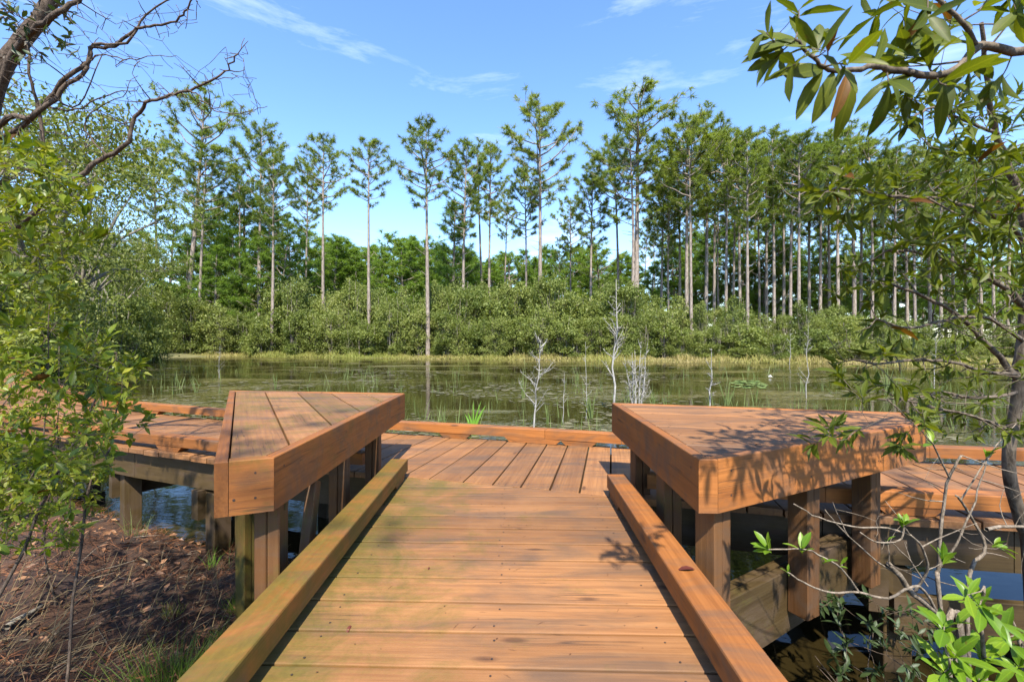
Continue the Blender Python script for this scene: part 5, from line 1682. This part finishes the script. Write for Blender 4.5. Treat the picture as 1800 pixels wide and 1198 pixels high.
# outward sprays at the bush's right edge
for (px, py, d) in [(243, 640, 1.95), (250, 655, 1.95), (232, 625, 1.98), (262, 735, 2.1), (250, 720, 2.05), (190, 590, 1.8), (175, 610, 1.75), (160, 420, 1.6), (185, 405, 1.62), (150, 700, 1.7), (205, 690, 1.8), (255, 750, 2.1), (228, 770, 2.1), (195, 800, 1.9), (160, 340, 1.6), (110, 310, 1.6)]:
    dr, p = S.reach(atd(px, py, d))
    L.extend(whorl(p, (dr + Vector((.2, 0, .5))).normalized(), 7, .062, (25, 70), 0, along=.05))
# bare twigs below the leaves
for t in sample_zone([(-20, 850), (140, 860), (210, 880), (180, 960), (90, 1010), (-20, 1040)], 1.5, 2.2, 70):
    S.reach(t, .0009, .1, .003)
link('stem', S.mesh('stem', M_TWIG), hol)
LM_HO = [leaf_mesh('leaf', M_HOLLY, a, c, .25, .52) for a, c in ((.38, .06), (.44, .12), (.34, .02), (.40, .24), (.36, -.1), (.46, .3))] * 4 + [leaf_mesh('leaf', M_OLDLEAF, .4, .2, .3, .5, .01)]
place_leaves(hol, L, LM_HO, M_HOLLY, 300, 'foliage', .4)

# ---- bare tree leaning in at the top left
bare = empty('bare_tree', (-4.6, 2.9, gz(-4.6, 2.9)), 'leafless grey tree leaning in at the upper left, long crooked boughs reaching right', 'tree')
S = Skeleton()
D = 3.2
S.limb([(-4.6, 2.9, gz(-4.6, 2.9) - .2), (-4.35, 3.0, .6), (-4.0, 3.1, 1.5), atd(-40, 260, D), atd(0, 130, D), atd(40, 70, D), atd(75, 25, D), atd(100, -30, D), atd(150, -160, D)], .075, .04, .004)
S.limb([atd(-10, 180, D), atd(25, 90, 3.1), atd(60, 52, 3.0), atd(95, 28, 2.9), atd(135, 0, 2.9), atd(190, -60, 2.9)], 0.0279, 0.0112, 0.0090)
S.limb([atd(-60, 320, D), atd(0, 215, 3.1), atd(60, 205, 3.0), atd(110, 160, 3.0), atd(150, 118, 3.0), atd(165, 80, 3.0), atd(220, 75, 2.9), atd(255, 25, 2.9), atd(330, -15, 2.9)], 0.0217, 0.0037, 0.0090)
# two long boughs with the photo's kinks
S.limb([atd(-40, 260, D), atd(20, 235, 3.1), atd(80, 185, 3.05), atd(108, 145, 3.0), atd(155, 108, 3.0), atd(163, 82, 3.0), atd(200, 83, 2.95), atd(233, 55, 2.9), atd(262, 45, 2.9), atd(300, 40, 2.9), atd(325, 20, 2.85), atd(350, -10, 2.8)], 0.0186, 0.0043, 0.0090)
S.limb([atd(-60, 420, D), atd(30, 400, 3.1), atd(90, 340, 3.0), atd(150, 300, 3.0), atd(190, 275, 3.0), atd(228, 247, 2.95), atd(232, 215, 2.95), atd(258, 180, 2.9), atd(290, 170, 2.9), atd(330, 158, 2.9), atd(375, 140, 2.85), atd(400, 122, 2.85), atd(418, 95, 2.8)], 0.0211, 0.0043, 0.0090)
S.limb([atd(330, 158, 2.9), atd(345, 165, 2.88), atd(370, 188, 2.86), atd(400, 200, 2.84), atd(440, 195, 2.82), atd(470, 187, 2.8)], 0.0056, 0.0019, 0.0090)
S.limb([atd(375, 140, 2.85), atd(410, 135, 2.84), atd(445, 140, 2.83)], 0.0037, 0.0012, 0.0090)
S.limb([atd(80, 185, 3.05), atd(130, 195, 3.0), atd(190, 165, 3.0), atd(240, 160, 2.95)], 0.0074, 0.0025, 0.0090)
S.limb([atd(30, 235, 3.1), atd(60, 200, 3.0), atd(90, 175, 3.0), atd(140, 185, 2.95), atd(180, 95, 2.9)], 0.0099, 0.0031, 0.0090)
S.limb([atd(108, 145, 3.0), atd(160, 105, 3.0), atd(185, 98, 2.95), atd(230, 105, 2.92), atd(270, 98, 2.9), atd(310, 98, 2.9)], 0.0062, 0.0019, 0.0090)
S.limb([atd(90, 340, 3.0), atd(70, 200, 3.0), atd(52, 130, 2.95), atd(48, 70, 2.95)], 0.0124, 0.0062, 0.0090)
S.limb([atd(190, 275, 3.0), atd(150, 230, 3.0), atd(170, 190, 3.0), atd(215, 170, 2.95), atd(230, 140, 2.95)], 0.0062, 0.0019, 0.0090)
L = []
for zone_, n in (([(0, 0), (350, 0), (345, 40), (300, 70), (240, 130), (150, 140), (60, 200), (0, 220)], 230), ([(0, 200), (100, 160), (230, 140), (260, 200), (210, 260), (120, 330), (0, 420)], 210), ([(230, 100), (330, 110), (440, 60), (455, 150), (460, 210), (370, 215), (300, 180), (250, 200)], 130), ([(330, -5), (360, 0), (345, 50), (300, 60)], 14)):
    for t in sample_zone(zone_, 2.7, 3.3, n):
        if (t - cam.location).length < 1: continue
        d, p = S.reach(t, .0019, .05, .0055)
        x, y = proj(p)
        if x < 130 and y < 110 and random.random() < .7:
            L.extend(whorl(p, d, 5, .06, (30, 80), .1, along=.04))
link('trunk', S.mesh('trunk', M_TWIG), bare)
place_leaves(bare, L, [leaf_mesh('leaf', M_DULL, .35, .1, .2, .5)], M_DULL, 100)
bare.children[0].data.materials[0] = M_LIMB

# shading evergreens behind the viewer: their crowns dapple the boards and the left bank
def rear_tree(x, y, top, blobs, label, seed):
    random.seed(seed)
    root = empty('evergreen_tree', (x, y, gz(x, y)), label, 'tree')
    S = Skeleton()
    z = gz(x, y)
    c0 = Vector(blobs[0][0])
    S.limb([(x, y, z - .2), (x * .97 + c0.x * .03, y, 2.0), (x * .8 + c0.x * .2, y * .9 + c0.y * .1, 4.2), (x * .4 + c0.x * .6, y * .4 + c0.y * .6, top)], .13, .03, .01)
    L = []
    for (cc, r, n) in blobs:
        S.limb([Vector((x * .8 + c0.x * .2, y * .9 + c0.y * .1, 4.2)), Vector((x * .5 + cc[0] * .5, y * .5 + cc[1] * .5, cc[2] - .5)), Vector(cc)], .05, .012, .02)
        for k in range(n):
            q = Vector((random.gauss(cc[0], r[0]), random.gauss(cc[1], r[1]), random.gauss(cc[2], r[2])))
            if q.y > 0.1 and (q.z - EYE) < q.y * 1.1: continue
            d, p = S.reach(q)
            L.extend(whorl(p, d, 9, .10, (30, 85), .1, along=.08))
    link('trunk', S.mesh('trunk', M_LIMB), root)
    place_leaves(root, L, LM_BAY, M_BAY, 0, 'crown', .38)
rear_tree(-3.4, -4.6, 7.5, [((-1.2, -3.4, 6.4), (.36, .45, .3), 100), ((-1.9, -3.5, 6.5), (.5, .4, .3), 80), ((-1.3, -2.6, 6.5), (.35, .35, .3), 80), ((-3.4, -2.9, 6.6), (.8, .7, .4), 60)], 'evergreen tree on the near bank behind the glossy bush', 5)
rear_tree(2.9, -4.4, 7.2, [((2.5, -2.2, 6.0), (.6, .8, .4), 60), ((3.3, -1.9, 6.2), (.8, .8, .4), 70)], 'evergreen tree on the near bank behind the bay tree', 6)

# ------------------------------------------------------------------ bank: litter, straw, tufts, fallen sticks
def bank_pts(n, x0=-4.6, x1=-0.75, y0=.7, y1=4.6, margin=.02):
    x = RNG.uniform(x0, x1, n); y = RNG.uniform(y0, y1, n)
    s = shore_dist(x, y)
    k = (s > margin)
    x, y = x[k], y[k]
    return np.stack([x, y, ground_z(x, y)], 1)

def litter():
    c = bank_pts(17000)
    c = c[(np.sin(c[:, 0] * 4.1 + np.sin(c[:, 1] * 3.3) * 2) + np.sin(c[:, 1] * 5.3 + c[:, 0]) + RNG.normal(0, .8, len(c))) > -.9]
    n = len(c)
    c[:, 2] += RNG.uniform(.003, .035, n)
    a = RNG.uniform(0, 6.28, n)
    d = unit(np.stack([np.cos(a), np.sin(a), RNG.normal(0, .22, n)], 1))
    L = RNG.uniform(.06, .19, n)
    side = unit(np.cross(d, np.array([0, 0, 1.0]) + RNG.normal(0, .3, (n, 3)))) * RNG.uniform(.0008, .0019, n)[:, None]
    m = c + d * L[:, None] * .5 + np.array([0, 0, .008]) + np.cross(d, [0, 0, 1.0]) * RNG.normal(0, .008, n)[:, None]
    e = c + d * L[:, None]
    v = np.stack([c - side, c + side, m + side, m - side, e], 1).reshape(-1, 3)
    b = np.arange(n)[:, None] * 5
    f = [b + np.array([[0, 1, 2, 3]]), b + np.array([[3, 2, 4]])]
    t = np.clip(RNG.normal(.35, .3, n), 0, 1)
    stuff('pine_straw', mesh_np('pine_straw', v, f, M_LITTER, np.repeat(t, 5)), 'rust brown fallen pine needles covering the left bank')
    c = bank_pts(1900); n = len(c); c[:, 2] += RNG.uniform(.008, .04, n)
    a = RNG.uniform(0, 6.28, n)
    d = unit(np.stack([np.cos(a), np.sin(a), RNG.normal(0, .25, n)], 1)); nn = unit(RNG.normal(size=(n, 3)) * .5 + np.array([0, 0, 1.0]))
    L = RNG.uniform(.018, .07, n)
    v, f = leaf_quads(c, d, nn, L, L * RNG.uniform(.35, .6, n))
    stuff('fallen_leaves', mesh_np('fallen_leaves', v, f, M_DRYLEAF, np.repeat(np.clip(RNG.normal(.4, .28, n), 0, 1), 5)), 'curled brown fallen leaves scattered over the left bank')
    # dry stalks leaning about below the bush
    T = Tubes()
    for k in range(520):
        x = random.gauss(-2.05, .5); y = random.gauss(2.1, .5)
        if shore_dist(np.array([x]), np.array([y]))[0] < .1 or x > -1.6 or y < 1.45: continue
        z = gz(x, y); a = random.gauss(.4, .9); L_ = random.uniform(.08, .30); el = random.uniform(.1, 1.2)
        p = Vector((x, y, z)); dv = Vector((math.cos(a) * math.cos(el), math.sin(a) * math.cos(el) * .5, math.sin(el)))
        T.add([p, p + dv * L_ * .5 + Vector((0, 0, .01)), p + dv * L_], [.0026, .002, .0009], 3, False)
    stuff('dry_stalks', T.mesh('dry_stalks', M_STRAW), 'pale dry broken stalks leaning about on the bank below the bush')
litter()

def twig_litter():
    T = Tubes()
    for k in range(260):
        p = bank_pts(1)
        if not len(p): continue
        p = Vector(p[0]); a = random.uniform(0, 6.28); L_ = random.uniform(.05, .28); r = random.uniform(.0012, .0035)
        dv = Vector((math.cos(a), math.sin(a), random.uniform(-.05, .25)))
        T.add([p + Vector((0, 0, .012)), p + dv * L_ * .5 + Vector((random.uniform(-.02, .02), random.uniform(-.02, .02), .018)), p + dv * L_ + Vector((0, 0, .012))], [r, r * .9, r * .5], 4)
    stuff('twig_litter', T.mesh('twig_litter', M_PALE), 'small broken twigs strewn over the left bank')
twig_litter()

def tuft(px, py, z_guess, n, h, label, mat=M_GRASS, spread=.05, bend=.35):
    d = (EYE - z_guess) * FPX / (py - HZ); x = (px - 900) / FPX * d
    z = gz(x, d)
    nn = RNG.normal(size=(n, 2)) * spread
    c = np.stack([nn[:, 0], nn[:, 1], np.zeros(n) - .01], 1)
    dirs = unit(np.stack([nn[:, 0] * 5 + RNG.normal(0, .2, n), nn[:, 1] * 5 + RNG.normal(0, .2, n), np.ones(n)], 1))
    bd = dirs * np.array([1, 1, 0]) * bend + RNG.normal(0, .08, (n, 3))
    v, f = blades(c, dirs, RNG.uniform(.5, 1.1, n) * h, RNG.uniform(.0022, .004, n), bd)
    o = link('grass_tuft', mesh_np('grass_tuft', v, f, mat, np.repeat(np.clip(RNG.normal(.4, .25, n), 0, 1), 5)), None, (x, d, z))
    props(o, label, 'grass', 'grass tufts on the left bank')
tuft(290, 1165, -.42, 420, .17, 'large fine green grass tuft by the kerb rail at the bottom of the picture', spread=.09)
tuft(340, 1130, -.42, 160, .14, 'thin grass tuft just right of the large one near the kerb rail', spread=.06)
tuft(410, 1055, -.45, 260, .12, 'small dark green tuft close in front of the left bench post', spread=.04)
tuft(425, 1020, -.5, 180, .11, 'short green tuft beside the left bench post, behind a darker one', spread=.04)
tuft(300, 1045, -.5, 70, .08, 'tiny yellow green tuft out in the needle litter', M_SEDGE, .03)
tuft(370, 955, -.62, 30, .16, 'bright broad bladed tuft below the squared end of the left bench', M_IRIS, .02, .5)
tuft(405, 960, -.62, 24, .22, 'wispy grass stems right of the bright broad bladed tuft', M_REED, .03, .4)
tuft(235, 935, -.68, 40, .24, 'long bladed grass clump at the water edge under the boardwalk rim', M_REED, .04, .5)
tuft(225, 1190, -.38, 140, .12, 'fine grass tuft at the bottom edge left of the large tuft', spread=.07)
def stick(px, py, px2, py2, r, label, z=-.45, name='fallen_branch', mat=M_PALE):
    def g(px, py):
        zz = z
        for _ in range(4):
            d = (EYE - zz) * FPX / (py - HZ); zz = gz((px - 900) / FPX * d, d)
        return Vector(((px - 900) / FPX * d, d, zz + r * 1.6))
    a, b = g(px, py), g(px2, py2)
    T = Tubes()
    pts = [a.lerp(b, t) + Vector((random.uniform(-1, 1), random.uniform(-1, 1), random.uniform(0, 1))) * (b - a).length * .03 for t in (0, .25, .5, .75, 1)]
    T.add(pts, [r, r * .95, r * .85, r * .7, r * .4], 6)
    o = link(name, T.mesh(name, mat)); props(o, label, 'stick')
stick(150, 1010, 255, 985, .006, 'grey fallen twig lying across the litter in the middle of the bank')
stick(10, 1110, 75, 1075, .014, 'short mossy fallen branch at the left edge of the litter', mat=M_LIMB)
stick(110, 1125, 195, 1098, .006, 'reddish bare twig on the litter near the bottom left', mat=M_TWIG)
stick(190, 1155, 230, 1130, .005, 'thin pale twig on the litter left of the large grass tuft')
stick(245, 985, 290, 1005, .007, 'stubby pale stick in the litter below the boardwalk', mat=M_STRAW)
stick(175, 1020, 225, 990, .004, 'fine straight straw lying on the bank', mat=M_STRAW)
def deck_debris():
    P, Dn, Ln = [], [], []
    for k in range(150):
        u = random.random()
        if u < .55: p = (random.uniform(-.6, .45), random.uniform(1.2, 2.6), .003)
        elif u < .75: p = (random.uniform(.8, 1.6), random.uniform(2.3, 2.7), SEAT + .001)
        else: p = (random.uniform(-.6, .7), random.uniform(3.1, 3.8), .003)
        a_ = random.uniform(0, 6.28)
        P.append(p); Dn.append((math.cos(a_), math.sin(a_), 0.02)); Ln.append(random.choice((.004, .006, .009, .03, .05)))
    L_ = np.array(Ln)
    v, f = leaf_quads(np.array(P), unit(np.array(Dn)), np.tile([0, 0, 1.0], (len(P), 1)), L_, np.where(L_ > .02, .0012, L_ * .5))
    stuff('leaf_debris', mesh_np('leaf_debris', v, f, M_LITTER, np.repeat(RNG.uniform(0, .6, len(P)), 5)), 'specks of leaf and pine needle lying on the boards and bench tops')
deck_debris()
# single fallen leaves lying on the wood
def lone_leaf(px, py, z, L_, label, mat, curl=.3):
    p = at(px, py, z + .004)
    me = leaf_mesh('fallen_leaf', mat, .45, curl, .3, .5)
    o = link('fallen_leaf', me, None, p, Quaternion((0, 0, 1), random.uniform(0, 6.28)))
    o.scale = (L_, L_, L_); props(o, label, 'leaf', 'fallen leaves lying on the wood')
M_REDLEAF = plain_material('red_brown_leaf', (.05, .012, .008), (.10, .024, .014), 20, .6)
lone_leaf(617, 1098, 0, .026, 'crumpled red leaf on the walkway boards near the bottom', M_REDLEAF, .6)
lone_leaf(755, 996, 0, .016, 'tiny dark leaf scrap on the walkway boards in mid picture', M_REDLEAF)
lone_leaf(1338, 781, SEAT, .03, 'dark curled leaf lying on the front of the right bench top', M_REDLEAF)
lone_leaf(1398, 770, SEAT, .03, 'brown leaf lying on the right bench top toward its right', M_DRYLEAF)
lone_leaf(1375, 747, SEAT, .026, 'small dark leaf at the back of the right bench top', M_REDLEAF)
lone_leaf(1222, 1000, RAIL_T, .06, 'narrow red brown leaf lying on the right kerb rail', M_REDLEAF, .1)
lone_leaf(568, 689, SEAT, .022, 'red leaf scrap on the far edge of the left bench top', M_REDLEAF, .5)
